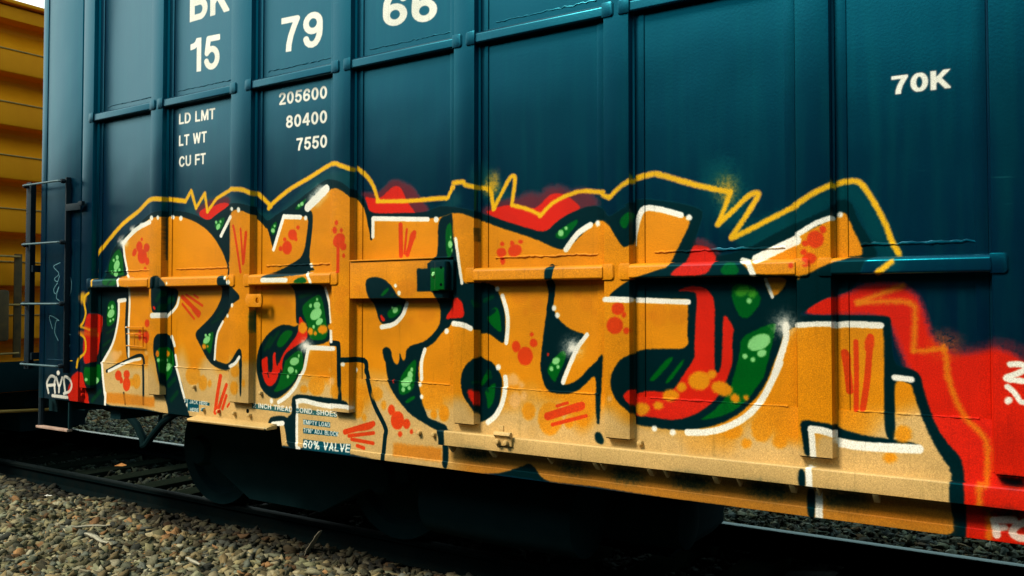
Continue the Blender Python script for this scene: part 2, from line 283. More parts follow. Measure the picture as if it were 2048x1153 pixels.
    # black openings
    for h in ('A2 570,238 603,238 598,400 592,640 607,950 580,960 560,640 574,400',
      'A2 828,122 880,110 930,130 980,180 1010,240 1110,250 1105,330 1080,420 1010,512 990,500 930,500 830,496',
      'A2 858,712 985,700 1040,730 1062,800 1072,920 1095,1030 1130,1152 A3 1160,240 1190,400 1230,570 1270,660 1010,660 1020,520 980,370 930,320 900,180 870,0 A2 850,900',
      'A2 1525,108 1590,108 1640,215 1765,340 1650,400 1628,490 1570,560 1510,700 1475,970 1550,1005 1625,1022 1680,930 1728,850 1760,880 1760,1152 A3 1755,300 1750,388 1737,360 1730,0 A2 1733,955 1645,1045 1620,1090 1480,1050 1400,960 1330,820 1270,705 1360,620 1460,520 1540,380 1570,240 1520,205',
      'B2 468,640 380,610 300,620 200,690 120,790 78,930 70,1060 92,1152 B3 120,290 190,370 280,408 400,322 490,210 540,80 562,0 B2 570,900 640,830 600,700 500,600',
      'B2 395,190 750,200 790,330 825,500 832,790 590,840 570,700 500,600 470,600 468,270',
      'B1 640,700 645,540 600,505 380,515 350,560 600,580 592,700 550,980 440,1060 290,1140 B2 130,120 130,145 600,95 615,60 665,60 B1 655,1120 600,1030',
      'B2 1180,170 1230,130 1310,123 1400,160 1470,240 1520,330 1600,360 1602,420 1560,520 1480,600 1330,622 1280,400 1205,330',
      'B1 1925,600 2048,555 C1 240,545 240,800 310,1130 C2 335,195 440,180 620,190 690,250 740,380 775,520 770,800 720,795 620,710 580,700 510,705 440,650 235,580 210,630 130,680 60,780 0,830 B2 1740,870 1600,845 1750,808 1850,740 1930,640 1955,560 1950,420 1880,290 1820,240 1820,0 B1 1820,1060 1925,1000',
      'B2 1345,848 1440,840 1460,980 1500,1030 1530,1000 1530,880 1560,990 1592,970 1602,840 1800,785 1850,800 1790,860 1740,1000 B3 1735,0 1720,150 1745,300 1780,450 1830,590 C3 0,600 150,655 195,690 200,1110 135,1110 140,742 B3 1920,722 1780,640 1650,560 1540,430 1450,300 1400,150 1385,0 B2 1380,1000',
      'C2 510,925 440,960 370,1020 325,1100 C3 312,250 340,380 430,500 470,580 508,645 600,612 680,560 730,430 747,250 720,130 640,30 C2 640,1000 560,960 520,930',
      'C2 1190,30 1245,30 1245,130 1288,210 1270,350 1255,430 1300,540 1400,640 1500,690 1605,712 1520,820 1450,930 1360,1152 C3 1345,240 1390,260 1480,230 1560,170 1600,110 1700,20 1765,-60 1778,-40 1775,10 1760,300 1747,640 1730,664 1712,640 1700,350 1700,140 1600,240 1500,330 1400,350 1280,345 1190,300 1150,200 1130,80 C2 1130,1020 1140,900 1170,640 1210,400 1215,260 1180,130',
      'D1 0,690 110,870 150,900 185,870 210,700 215,500 0,600', 'D2 790,868 600,860 350,865 230,908 100,970 30,1080 D3 0,200 10,300 60,420 150,500 220,560 250,660 400,682 700,725 1000,700 1250,610 1450,450 1600,250 1690,0 D2 1730,900 1800,640 1900,600 1780,560 900,560',
      'E3 100,640 150,612 250,630 470,670 600,730 800,780 985,800 1200,830 1310,860 1345,885 1100,880 800,850 600,822 480,800 440,735 200,700 192,760 218,990 150,990 120,780',
      'E3 970,-60 1055,-60 1070,500 1082,840 985,805 965,500', 'PX 1602,934 1617,936 1617,974 1602,972', 'M3 570,150 628,160 630,372 572,352', 'F 1310,330 1385,335 1385,545 1300,530',
      'B3 195,690 203,605 240,580 350,568 395,600 405,570 440,560 440,390 470,360 520,352 900,400 1005,435 1005,490 850,455 520,405 480,430 482,880 515,925 390,890 372,700 340,637 220,655',
      'C3 1690,760 1720,735 1760,745 1790,820 1785,860 1750,868 1700,830'):
        f('black', h)
    for x_ in ('C3 330,925 480,925 560,950 640,960 620,1010 400,1000','PX 1118,928 1172,933 1178,945 1120,938','PX 1222,938 1285,944 1290,962 1228,956','PX 1343,948 1415,956 1428,975 1350,968','PX 1492,963 1580,974 1580,995 1500,984','PX 1650,985 1742,995 1740,1018 1655,1010'): f('halo', x_, 9, .55); f('black', x_, 11, .7)
    s('black', 'B2 832,805 890,812 905,850 910,1152 B3 918,400', 9); s('black', 'B2 930,978 1165,982 1190,1100 B3 1195,120 1270,430 1392,690 1390,800 1368,1030', 8.5)
    s('black', 'PX 1104,536 1100,560 1103,590 1098,620', 11); s('black', 'A1 1590,1000 1625,1100 A2 1620,110 ', 4)
    s('black', 'A2 385,1090 600,975 700,932 750,960 760,1152 A3 760,450', 5.5); s('black', 'A1 940,600 940,1020', 3, 2, .8); s('black', 'C1 455,710 458,830', 3.5, 3, .6)
    s('black', 'B1 1240,560 1240,810', 5.5); s('black', 'A3 560,345 575,450', 5, 1.5, .8)
    f('halo', 'A2 1830,460 1880,460 1890,640 1845,700 1825,690', 3, .75)
    # red inside
    f('red', 'D1 640,1152 790,1040 830,930 855,872 900,870 1000,882 1060,940 1095,1010 1060,1075 D2 1000,112 630,122')
    f('dred', 'D1 880,800 1000,830 1090,920 1130,980 1095,1000 1050,925 1000,880 850,872', 3, .8)
    f('red', 'D2 660,272 870,272 893,330 875,560 862,900 865,965 740,1140 D3 660,310 540,335 430,315 340,325 265,355 210,290 120,370 170,430 230,490 250,570 400,580 680,625 880,560 1010,480 1110,380 1200,200 1250,50 D2 1255,960 1255,700 1280,660 1155,460 1150,900 1130,1080 1100,1110 1070,1080 1070,800 1075,400 1050,320 1000,250 900,215 800,220')
    f('red', 'B2 500,500 560,600 590,680 588,770 470,830 330,930 330,1152 B3 320,60 290,200 250,260 190,275 140,180 110,0 B2 140,960 185,925 190,1100 235,1100 230,895 280,900 290,1040 330,920 420,800 500,700')
    f('black', 'B2 185,930 200,1152 B3 215,185 190,180 180,0', 1); f('black', 'B2 262,895 285,900 290,1020 278,1040 262,980')
    f('red', 'C2 235,340 290,335 340,400 358,548 235,545 160,565 170,510 235,450'); f('red', 'B2 1330,500 1375,540 1385,582 1340,575', 1); f('red', 'C3 372,315 430,302 460,330 495,450 490,510 420,430', 2)
    f('red', 'C2 1200,890 1225,915 1195,955', 1); f('red', 'A2 845,420 875,430 872,470 850,450', 1); f('red', 'B3 1465,195 1490,205 1478,255', 1); f('red', 'E2 125,498 290,382 435,320 440,500 430,512')
    # greens
    for g in ('A1 490,900 540,960 548,1152 A2 560,112 400,112 A1 392,1060', 'A2 345,140 490,140 500,215 352,215', 'A2 385,380 460,360 482,500 455,600 370,650',
      'A3 145,60 200,85 300,40 330,60 333,180 290,255 180,268 135,200', 'A1 1602,560 1545,742 1455,670', 'A2 895,845 1040,835 1075,1000 A3 1050,150 980,240 920,160 890,0 A2 880,950',
      'A2 1480,650 1440,930 1400,870 1340,790', 'B1 595,370 520,510 440,510', 'B1 292,608 240,808 200,690', 'B2 700,288 742,350 780,560 802,772 612,778 600,640 510,430', 'B2 430,190 560,108 615,190',
      'B2 350,662 465,680 320,862 258,820', 'B2 500,870 545,900 545,1152 B3 520,80 480,200 380,300 235,340 300,250 340,100 360,0 B2 370,980 430,920', 'B2 1410,228 1435,250 1370,325 1330,318',
      'B2 1395,480 1500,420 1560,400 1540,500 1430,568', 'B2 1712,925 1692,1152 B3 1692,310 1550,378 1528,300 1540,160 1640,60 B2 1560,1110', 'B3 1690,360 1708,390 1620,450 1588,425',
      'C1 232,625 238,1000 165,1000 155,680', 'C2 560,545 690,395 732,600 732,722', 'C3 590,110 640,120 560,270 510,260', 'C3 662,218 682,300 660,440 598,525 590,380 560,330',
      'C2 1380,860 1400,960 1300,1152 C3 1290,220 1270,232 1200,130 C2 1205,1060 1260,960', 'C1 1555,588 1400,800 1350,822 1255,780 1400,660', 'D1 210,508 215,600 150,735 78,620',
      'D1 1180,1050 1300,1050 D2 1352,106 1125,106', 'D2 1240,240 1300,180 1440,210 1510,260 1562,390 1368,602 1250,380', 'D2 1690,580 1702,640 1640,900 1580,1152 D3 1560,200 1400,430 1200,570 895,632 1050,540 1180,400 1260,200 D2 1290,1050 1330,900 1335,735',
      'D2 600,940 672,950 460,1190 D3 410,222 410,190', 'D2 750,960 765,978 720,1060 D3 600,250 550,235'):
        f('green', g)
    f('black', 'C2 -130,40 30,40 30,275 -130,275', 1, 1.0, 0); f('green', 'C2 20,36 212,30 212,270 20,268', 1, 1.0, 0)
    f('black', 'C2 560,500 660,445 690,470 590,545', 1, .9)
    for g, w_ in (('A2 375,705 460,650', 5), ('A2 340,830 410,775', 6), ('A2 330,930 380,870', 4), ('A3 1020,265 1085,195', 9), ('A3 1045,415 1108,335', 9), ('A3 235,420 320,320', 9), ('A2 930,290 885,365', 9), ('A2 905,450 1050,350', 12), ('A2 1450,600 1530,550', 4),
      ('A2 1500,530 1560,470', 4), ('B2 150,870 215,750', 7), ('B2 190,850 290,690', 7), ('C2 430,380 450,420', 7), ('C2 560,370 640,330', 8), ('C2 600,1100 620,1150', 9), ('C3 430,235 470,235', 5), ('C3 590,300 600,320', 6), ('B2 1450,310 1470,300', 4), ('B2 510,330 620,300', 8), ('A2 400,210 440,160', 5), ('D2 1240,200 1280,180', 6)):
        s('dgreen', g, w_, 2)
    # light spots
    d('lgreen', 'A1 483,1000,16,24 448,1030,11,18 478,1080,28,55,15 507,1125,12,14 A2 470,90,22,34 433,75,8,14 505,50,10,14 A2 433,432,16,24 398,440,9,14 420,500,32,48,25 442,560,9,15 413,574,11,16 A2 905,978,15,19 1000,978,13,18 A3 1008,75,32,45,30 A3 268,215,35,42,40 165,203,15,18 265,160,10,18')
    d('lgreen', 'A1 1497,640,12,17 1541,633,11,16 1518,685,20,34,20 A2 1390,722,12,17 1430,718,11,15 1400,770,30,45,35 B1 533,452,19,22 500,470,12,18 235,725,19,23 252,678,11,15 B2 687,355,11,18 620,418,15,22 686,415,34,38 675,505,50,70,40 710,582,30,42,40 652,637,13,20')
    d('lgreen', 'B2 455,990,40,50,60 500,935,11,20 B3 418,105,32,36 472,120,11,20 398,172,13,20 B2 1487,465,26,34,25 1458,438,12,16 B3 1655,100,15,22 1640,155,28,40 1610,225,58,44,-35 1580,303,18,26 1640,288,16,22 C1 218,795,9,16 210,868,26,40 232,930,6,20')
    d('lgreen', 'C1 1340,752,28,34 1395,702,18,20 C2 1290,985,42,34,-30 1243,1065,20,24 1312,1045,17,20 D2 1527,795,125,80,-25 1555,905,50,40,-15 1383,935,26,28 1465,970,24,26 1425,370,27,29')
    d('mgreen', 'D2 1355,268,78,50,-20 1458,292,44,48,20', 2)
    # amber and red bubbles on the faces
    d('dorange', 'A2 895,910,18,34 B2 300,370,90,60 390,420,40,52 925,420,60,85 935,280,85,60 1105,240,38,36 1600,240,120,90 1810,500,90,90 1650,575,34,42 1100,450,45,60 C2 920,310,90,90 1095,410,70,85 978,480,32,45 1600,400,68,80 1690,495,30,32 1510,300,45,50 D2 500,520,90,115 400,520,80,50 700,520,110,90', 2, .3)
    d('orange', 'A2 1000,912,30,34 1372,838,22,28 1408,836,11,16 B2 540,645,45,60 618,683,30,38 668,702,17,24 745,663,50,46 825,640,30,34 D3 915,215,115,98 1043,152,50,48 1145,295,115,72,18 1280,395,55,45,25 1395,390,28,30 733,280,52,50 622,365,88,62 333,502,82,68 502,467,54,42', 2)
    d('dorange', 'A2 895,912,18,34', 1); d('pdot', 'A2 465,930,45,50 515,905,18,26 780,900,18,30 C3 850,205,65,65 938,258,28,36 880,410,65,85 970,370,33,50 770,165,25,15 1838,400,27,36 B3 818,110,12,22 840,215,26,46', 3, .8)
    d('orange', 'A3 690,220,42,78 640,230,35,40 1270,160,75,100 1370,235,45,80 1440,242,20,36 1690,120,45,60 1680,290,42,70 1775,240,15,40 B3 690,270,85,95 560,300,40,40 870,330,40,70 960,290,35,60 1130,450,50,70 1180,590,25,38 1380,465,28,48 1310,350,60,70 1740,330,0,0 1895,560,32,42 1990,540,50,85 1880,430,110,90 1110,500,60,100', 2, .75)
    d('orange', 'C3 155,550,50,80 48,555,30,45 1020,525,70,90 1240,600,125,170 1430,640,50,60 1580,600,60,80 D3 1260,730,105,80 1560,700,110,140 1402,853,52,50 1748,832,75,75 1850,640,70,130 E3 1160,760,90,90 1030,1000,75,52', 2, .85)
    f('dorange', 'A3 375,335 560,345 880,385 875,485 370,440', 3, .75, 0); f('dorange', 'B3 1475,850 1975,900 1975,1040 1475,980', 3, .75, 0); f('dorange', 'F 560,490 900,540 1250,600 1300,700 1320,840 700,760 100,640 100,560', 9, .45)
    for m_, w_ in (('A1 1670,680 1690,780 1745,1152', 5), ('A1 1745,710 1770,1070', 4.5), ('A1 1800,750 1775,1050', 6.5), ('A2 1150,330 1250,430 1325,500', 8), ('A2 1190,310 1355,420', 4.5), ('A2 1150,405 1270,555', 4.5), ('A2 1270,310 1310,340', 4),
        ('B1 1540,670 1545,980', 9), ('B1 1605,715 1580,960', 4.5), ('B1 1680,750 1610,970', 9), ('A3 1550,170 1520,350 1495,540', 8), ('A3 1610,260 1530,500', 7), ('A3 1610,370 1570,500', 6), ('A3 1640,450 1620,480', 4),
        ('B3 980,740 1120,700 1270,655', 9), ('B3 1020,780 1275,750', 6), ('B3 1050,815 1270,855', 6), ('B3 1105,880 1175,905', 6), ('C3 1210,580 1560,470', 13), ('C3 1260,665 1605,575', 6), ('C3 1305,475 1415,442', 5),
        ('E2 560,900 595,1152 E3 612,320', 11), ('E2 672,790 678,1152 E3 675,510', 8), ('E2 820,740 790,1152 E3 745,500', 10), ('B1 900,890 898,1140', 7)):
        s('mark', m_, w_, 1)
    f('mark', 'B3 1060,690 1270,625 1278,710 1090,740'); f('mark', 'E2 768,735 870,720 850,900 760,900'); f('mark', 'E2 508,880 615,880 625,1050 580,1100'); f('mark', 'A2 1230,440 1345,490 1320,555 1290,520'); f('mark', 'C3 1440,470 1570,420 1590,520 1440,545'); f('mark', 'B1 1650,720 1715,775 1650,870 1620,850')
    d('mark', 'A1 735,815,12,18 710,890,32,55 785,900,30,45 660,950,22,42,15 740,990,48,75 790,1040,22,40 770,1110,14,14 A2 790,600,24,40 780,740,30,65 715,720,15,60 A3 505,160,34,52 590,150,32,44 535,210,18,34 590,250,38,72 B1 490,693,19,22 435,768,46,56 470,812,18,25 356,815,17,22 380,900,50,70 313,910,18,26')
    d('mark', 'B1 885,645,18,26 868,722,23,38 935,722,17,24 912,825,58,78,25 955,890,34,40 960,982,16,22 B3 1458,512,35,54 1520,620,68,95 1612,655,38,52 1547,760,22,30 1663,733,17,25 C1 740,862,23,24 732,950,50,48 842,858,24,30 928,840,24,22 870,930,72,60,-30 745,1035,26,38')
    d('mark', 'C2 882,838,44,58 1060,802,40,44 1043,712,20,24 975,935,78,96 C2 1925,450,66,64 1987,512,22,28 1892,622,84,88 2010,675,32,34 E1 337,715,36,38 258,815,88,90 155,855,38,32 140,945,33,32 200,1010,72,58 E2 18,10,27,28 165,8,45,14')
    # white highlights
    for w_, tx in ((8, 'A1 815,640 700,700 620,770 550,850'), (5.5, 'A1 545,870 560,1000 590,1152'), (5.5, 'A2 590,110 600,125'), (5.5, 'A2 500,150 510,215'), (5, 'A2 605,240 610,400 600,640 600,940'), (7, 'A2 495,372 565,362'),
        (5.5, 'A2 500,372 493,560 440,800 340,990 A3 338,40 348,200 365,355'), (6, 'A3 372,345 368,470'), (9, 'A2 835,522 930,520'), (5.5, 'A2 1115,340 1090,430 1000,535'), (6, 'A2 1045,740 1070,830'), (5.5, 'A2 1080,930 1100,1060 A3 1110,120 1180,390'),
        (5, 'A2 1565,585 1510,700 1490,830 1480,970'), (6, 'A2 1730,950 1690,1010 1640,1040'), (5, 'A2 405,1090 600,995 720,965'), (7, 'A1 1640,590 1545,780'), (7, 'B1 240,920 345,580'), (8, 'B1 350,585 515,590'),
        (15, 'B1 590,490 780,300'), (8, 'B1 1260,605 1820,612'), (7, 'B1 1258,610 1257,790'), (8, 'B2 140,160 385,160'), (6, 'B2 595,90 635,185'), (5, 'B2 770,240 810,400 825,590'), (5, 'B2 828,680 832,790'),
        (8, 'B2 600,850 835,860'), (7, 'B2 590,880 560,1050 B3 540,130 470,280 380,380 300,435'), (8, 'B2 1605,400 1560,520 1470,610 1345,640'), (7, 'B2 1790,870 1755,1000 B3 1755,200'), (8, 'B3 480,430 560,420 700,455 840,480'), (6, 'B3 490,450 490,880 515,905'), (7, 'B3 830,470 980,485 1000,495'),
        (8, 'B3 240,660 345,650'), (6, 'C1 260,810 300,1100 C2 325,190'), (9, 'C2 245,605 340,620 415,655'), (8, 'C2 740,320 785,480 795,620 780,800'), (9, 'C3 770,185 775,300 745,450 680,570 600,640'), (8, 'C2 1605,720 1500,870 1400,1100 C3 1360,235'),
        (10, 'C1 1640,670 1510,760 1390,920'), (9, 'C2 1795,358 2025,360'), (9, 'D2 0,355 185,362'), (10, 'D1 250,870 260,760 335,520 500,510 725,570'), (9, 'D2 240,365 300,365 800,385'), (10, 'D1 1360,1035 1420,1060 D2 1470,98'), (6, 'D2 1590,150 1660,330'),
        (16, 'D1 1500,1020 1750,900 1905,830'), (9, 'E1 80,765 250,660 405,600'), (11, 'D2 1800,620 1800,760 1740,950 1680,1140 D3 1740,30 1650,230 1540,430 1400,580 1200,690 1000,740 800,745'), (9, 'E2 80,622 280,610 430,612'), (11, 'E2 445,625 600,612 925,625'), (10, 'E3 1070,185 1240,205'),
        (10, 'E3 215,720 235,980'), (12, 'E3 215,715 330,730 450,770'), (15, 'E3 480,840 700,880 1000,900 1320,915'), (10, 'PX 1622,936 1624,972'), (12, 'M3 650,195 652,365')):
        s('white', tx, w_, 1.4)
    f('cream', 'B3 245,690 340,680 385,875 285,868 270,760', 1); f('cream', 'E3 290,790 450,800 460,1000 300,985', 2)
    d('white', 'A1 835,597,18,28 900,593,14,24 1058,590,14,23 1135,600,18,28 1657,505,14,23 1726,512,17,28 A2 1008,190,9,18 1600,135,12,20 1632,180,16,24 1660,415,14,22 1614,524,14,22 B1 570,597,18,26 1907,612,24,30 632,1080,17,28 B2 1493,215,16,20 1530,290,18,24 857,858,18,24 950,1022,24,22 1088,1078,22,28 2013,680,22,28')
    d('white', 'B3 1752,250,17,28 1768,378,18,26 230,420,16,28 C1 62,612,22,28 1722,652,28,34 C2 690,245,22,28 700,1050,26,32 1270,443,24,30 1305,517,24,30 172,680,22,28 D1 808,592,32,32 D3 462,702,30,30 650,742,32,32 E1 515,563,32,30 A3 1207,460,9,20')
    for q in ('A1 545,850 45', 'A1 650,720 30', 'A1 735,665 20', 'B1 660,410 60', 'B1 730,330 60', 'B2 570,830 60', 'C2 1460,850 80', 'D2 1790,620 90'):
        T, xy, r = q.split(); x_, y_ = xy.split(','); r = float(r)
        for k, al in ((1.25, .45), (.8, .6), (.45, .9)):
            d('white', '%s %s,%s,%g,%g' % (T, x_, y_, r * k, r * k), max(2, int(r * k / 9)), al)
    # yellow outline and the amber line on red
    for tx in ('A1 282,1145 268,1040 290,970 400,820 540,660 700,530 820,412 940,405', 'A1 1000,405 1180,425', 'A1 1650,302 1760,308 1850,345', 'A1 1900,335 1960,375 B1 100,360 215,480', 'B1 190,500 225,455 400,310 600,190 830,50 920,60 1020,95', 'B1 1080,75 1180,155 1260,270 1310,420', 'B1 1300,428 1600,425 1960,395 C1 175,395 235,285',
        'C1 245,240 335,230 360,258 480,285 600,300', 'C1 650,505 740,330 810,200 845,172 868,210 838,450', 'C1 838,468 1000,510 1130,570', 'C1 1125,580 1250,450 1400,370 1560,325 1770,338', 'C1 1775,368 1825,385', 'C1 1830,392 1950,275 2048,215 D1 180,225 250,195', 'D1 240,205 420,152 520,160 800,240 1050,300 1230,335',
        'D1 1100,665 1250,530 1400,385 1490,345 1510,375 1400,560 1245,790', 'D1 1245,805 1310,775 1500,680 1900,478', 'E1 65,460 240,345 410,265', 'E1 440,268 560,232 680,225 760,290 880,480 980,680 1040,840 1108,960', 'E1 1045,1048 E2 900,85'):
        s('yellow', tx, 8 if not tx.startswith(('E1', 'D1')) else 10, 2.4)
    for tx in ('A1 1180,430 1240,320 1290,495', 'A1 1290,495 1380,345 1405,530', 'A1 1405,535 1500,400 1650,305', 'C1 600,300 625,340 650,505', 'D1 1230,335 1170,500 1105,655'):
        s('yellow', tx, 7 if tx[0] == 'A' else 9, 2.4, smooth=False)
    d('yellow', 'C1 645,210,32,75 640,275,50,60 600,290,50,30', 9, .8); d('yellow', 'D1 1180,260,80,70 1200,350,60,90', 12, .6)
    s('yellow', 'A2 190,292 150,330 145,400 160,500 130,600 95,630', 5, 1.6); s('yellow', 'A2 95,632 150,650 200,670', 4, 2, .8); s('yellow', 'A2 95,700 150,760 155,890 80,975 65,1050', 5, 2); s('yellow', 'A2 235,132 238,215', 4.5); d('yellow', 'A2 130,340,35,50', 5, .85)
    s('line', 'A2 150,640 270,700', 6, 5, .6); s('line', 'A2 100,700 290,720', 8, 5, .6); s('line', 'A3 105,330 115,440', 4, 3, .7)
    for tx in ('E2 1145,222 900,310 690,392', 'E2 690,392 1000,378 1180,385 1260,420 1275,500 1265,880', 'E2 1265,882 1400,885 1560,860', 'E2 1570,850 1600,980 1610,1152 E3 1620,200 1700,430 1800,600 1950,750 2015,860 2020,1100 F 1670,250 1665,350', 'F 1600,350 1600,560', 'F 1690,620 1690,900'):
        s('line', tx, 11, 4, .9)
    d('line', 'E2 1560,850,110,60,20', 14, .8)
    f('black', 'F 1590,565 1700,600 1850,590 2048,615 2048,700 1850,690 1700,650 1620,610', 6, .8); f('black', 'F 1780,255 1900,275 2060,285 2060,380 1850,370', 3, .9)
    s('white', 'G 860,300 960,300 1020,340 960,380 820,440 1010,470 1120,480', 10, 1.5); s('white', 'G 835,525 900,580 980,680 1080,640 1140,560', 9, 1.5); d('white', 'G 848,660,44,38')
    s('white', 'F 1940,715 1740,720 1770,870', 12, 1.5, .85, smooth=False); s('white', 'F 1770,795 1850,795', 10, 1.5, .85); s('white', 'F 2060,740 1970,780 1930,850 2000,900 2100,890 2150,820 2120,750 2060,738', 12, 1.5, .85)
    # small lettering kept clear of the spray by tape
    f('teal', 'A3 1180,395 1440,440 1440,470 1185,440', 0, 1.0, 0); f('teal', 'A3 1215,445 1330,455 1330,535 1215,520', 0, 1.0, 0)
    t('FT JACK HERE', 371, 806, 417, 811.5, 7.6, bold=0.17); t('. HERE', 378, 823, 399, 824.5, 7.6, bold=0.17)
    f('teal', 'B3 30,445 420,500 420,545 30,497', 0, .8, 0); f('teal', 'B3 480,490 900,550 900,590 480,545', 0, .8, 0)
    t('2 INCH TREAD COND. SHOES', 508, 815, 676, 834, 9.6, bold=0.17)
    f('black', 'B3 435,380 482,395 482,600 440,560', 1)
    f('teal', 'B3 555,608 832,640 832,695 555,660', 0, 1.0, 0); f('teal', 'B3 555,695 920,740 900,785 555,752', 0, 1.0, 0); f('teal', 'B3 555,812 745,835 800,850 1040,860 1040,975 800,945 555,915', 0, 1.0, 0)
    t('EMPTY LOAD', 609, 848.5, 662, 854.5, 8.6, bold=0.17); t('7/16" ADJ. BLOCK', 609, 865, 679, 873, 8.6, bold=0.17); t('60% VALVE', 609, 896, 702, 905.5, 16, bold=0.17)
    t('ERO', 992, 918, 1022, 921, 7, 'cream', .35, bold=0.17); t('TAINING', 1335, 952, 1393, 960, 7, 'cream', .3, bold=0.17)
    # tags
    for tx in ('L3 370,715 358,640 385,590 420,600 415,650 420,715', 'L3 362,660 420,655', 'L3 430,600 452,665 475,600', 'L3 452,665 450,710', 'L3 498,715 490,600 530,610 548,660 530,705 488,722'):
        s('white', tx, 4.6, 1, .9)
    s('white', 'L3 400,738 515,752', 5, 1, .9); d('white', 'L3 445,562,12,18')
    for tx in ('L2 460,715 410,745 450,800 415,840 440,860 455,815', 'L2 440,870 410,920 425,955 450,900 430,980 455,1010', 'L2 510,720 522,750 505,790', 'L2 515,800 545,850 540,950 510,1010', 'L3 400,225 378,125 450,160 430,165 418,250 445,315', 'L3 530,215 515,255 540,270 505,265', 'L3 518,345 528,362 536,345'):
        s('chalk', tx, 1.1, .6, .8)
def make_image(name, y):
    cv = Canvas(y); paint(cv)
    a = np.maximum(cv.a, 1e-4)[..., None]
    px = np.empty((CH, CW, 4), np.float32); px[..., :3] = np.clip(cv.rgb / a, 0, 1); px[..., 3] = cv.a
    im = bpy.data.images.new(name, CW, CH, alpha=True); im.alpha_mode = 'CHANNEL_PACKED'
    im.pixels.foreach_set(px.ravel()); im.update(); im.pack()
    return im
# ------------------------------------------------------------------ materials
def newmat(name):
    m = bpy.data.materials.new(name); m.use_nodes = True; nt = m.node_tree
    return m, nt, nt.nodes['Principled BSDF']
def nd(nt, typ, **kw):
    n = nt.nodes.new(typ)
    for k, v in kw.items(): setattr(n, k, v)
    return n
def noise_node(nt, scale, detail=4, rough=.55, coord=None, vec=(1, 1, 1)):
    tc = nd(nt, 'ShaderNodeTexCoord'); mp = nd(nt, 'ShaderNodeMapping'); mp.inputs['Scale'].default_value = vec
    n = nd(nt, 'ShaderNodeTexNoise'); n.inputs['Scale'].default_value = scale; n.inputs['Detail'].default_value = detail; n.inputs['Roughness'].default_value = rough
    nt.links.new(tc.outputs[coord or 'Object'], mp.inputs[0]); nt.links.new(mp.outputs[0], n.inputs['Vector'])
    return n.outputs['Fac']
def ramp(nt, fac, stops):
    r = nd(nt, 'ShaderNodeValToRGB'); e = r.color_ramp.elements
    while len(e) < len(stops): e.new(.5)
    for el, (p, c) in zip(e, stops): el.position = p; el.color = (*c, 1) if len(c) == 3 else c
    nt.links.new(fac, r.inputs[0]); return r.outputs['Color']
def mixc(nt, fac, a, b, typ='MIX'):
    m = nd(nt, 'ShaderNodeMix', data_type='RGBA', blend_type=typ)
    for i, v in ((0, fac), (6, a), (7, b)):
        if isinstance(v, (int, float)): m.inputs[i].default_value = v
        elif isinstance(v, tuple): m.inputs[i].default_value = (*v, 1)
        else: nt.links.new(v, m.inputs[i])
    return m.outputs[2]
def bump(nt, bs, h, strength, dist):
    b = nd(nt, 'ShaderNodeBump'); b.inputs['Strength'].default_value = strength; b.inputs['Distance'].default_value = dist
    nt.links.new(h, b.inputs['Height'])
    if bs.inputs['Normal'].is_linked: nt.links.new(bs.inputs['Normal'].links[0].from_socket, b.inputs['Normal'])
    nt.links.new(b.outputs[0], bs.inputs['Normal'])
BLUE1, BLUE2 = (0.0002, 0.0034, 0.015), (0.0004, 0.0070, 0.022)
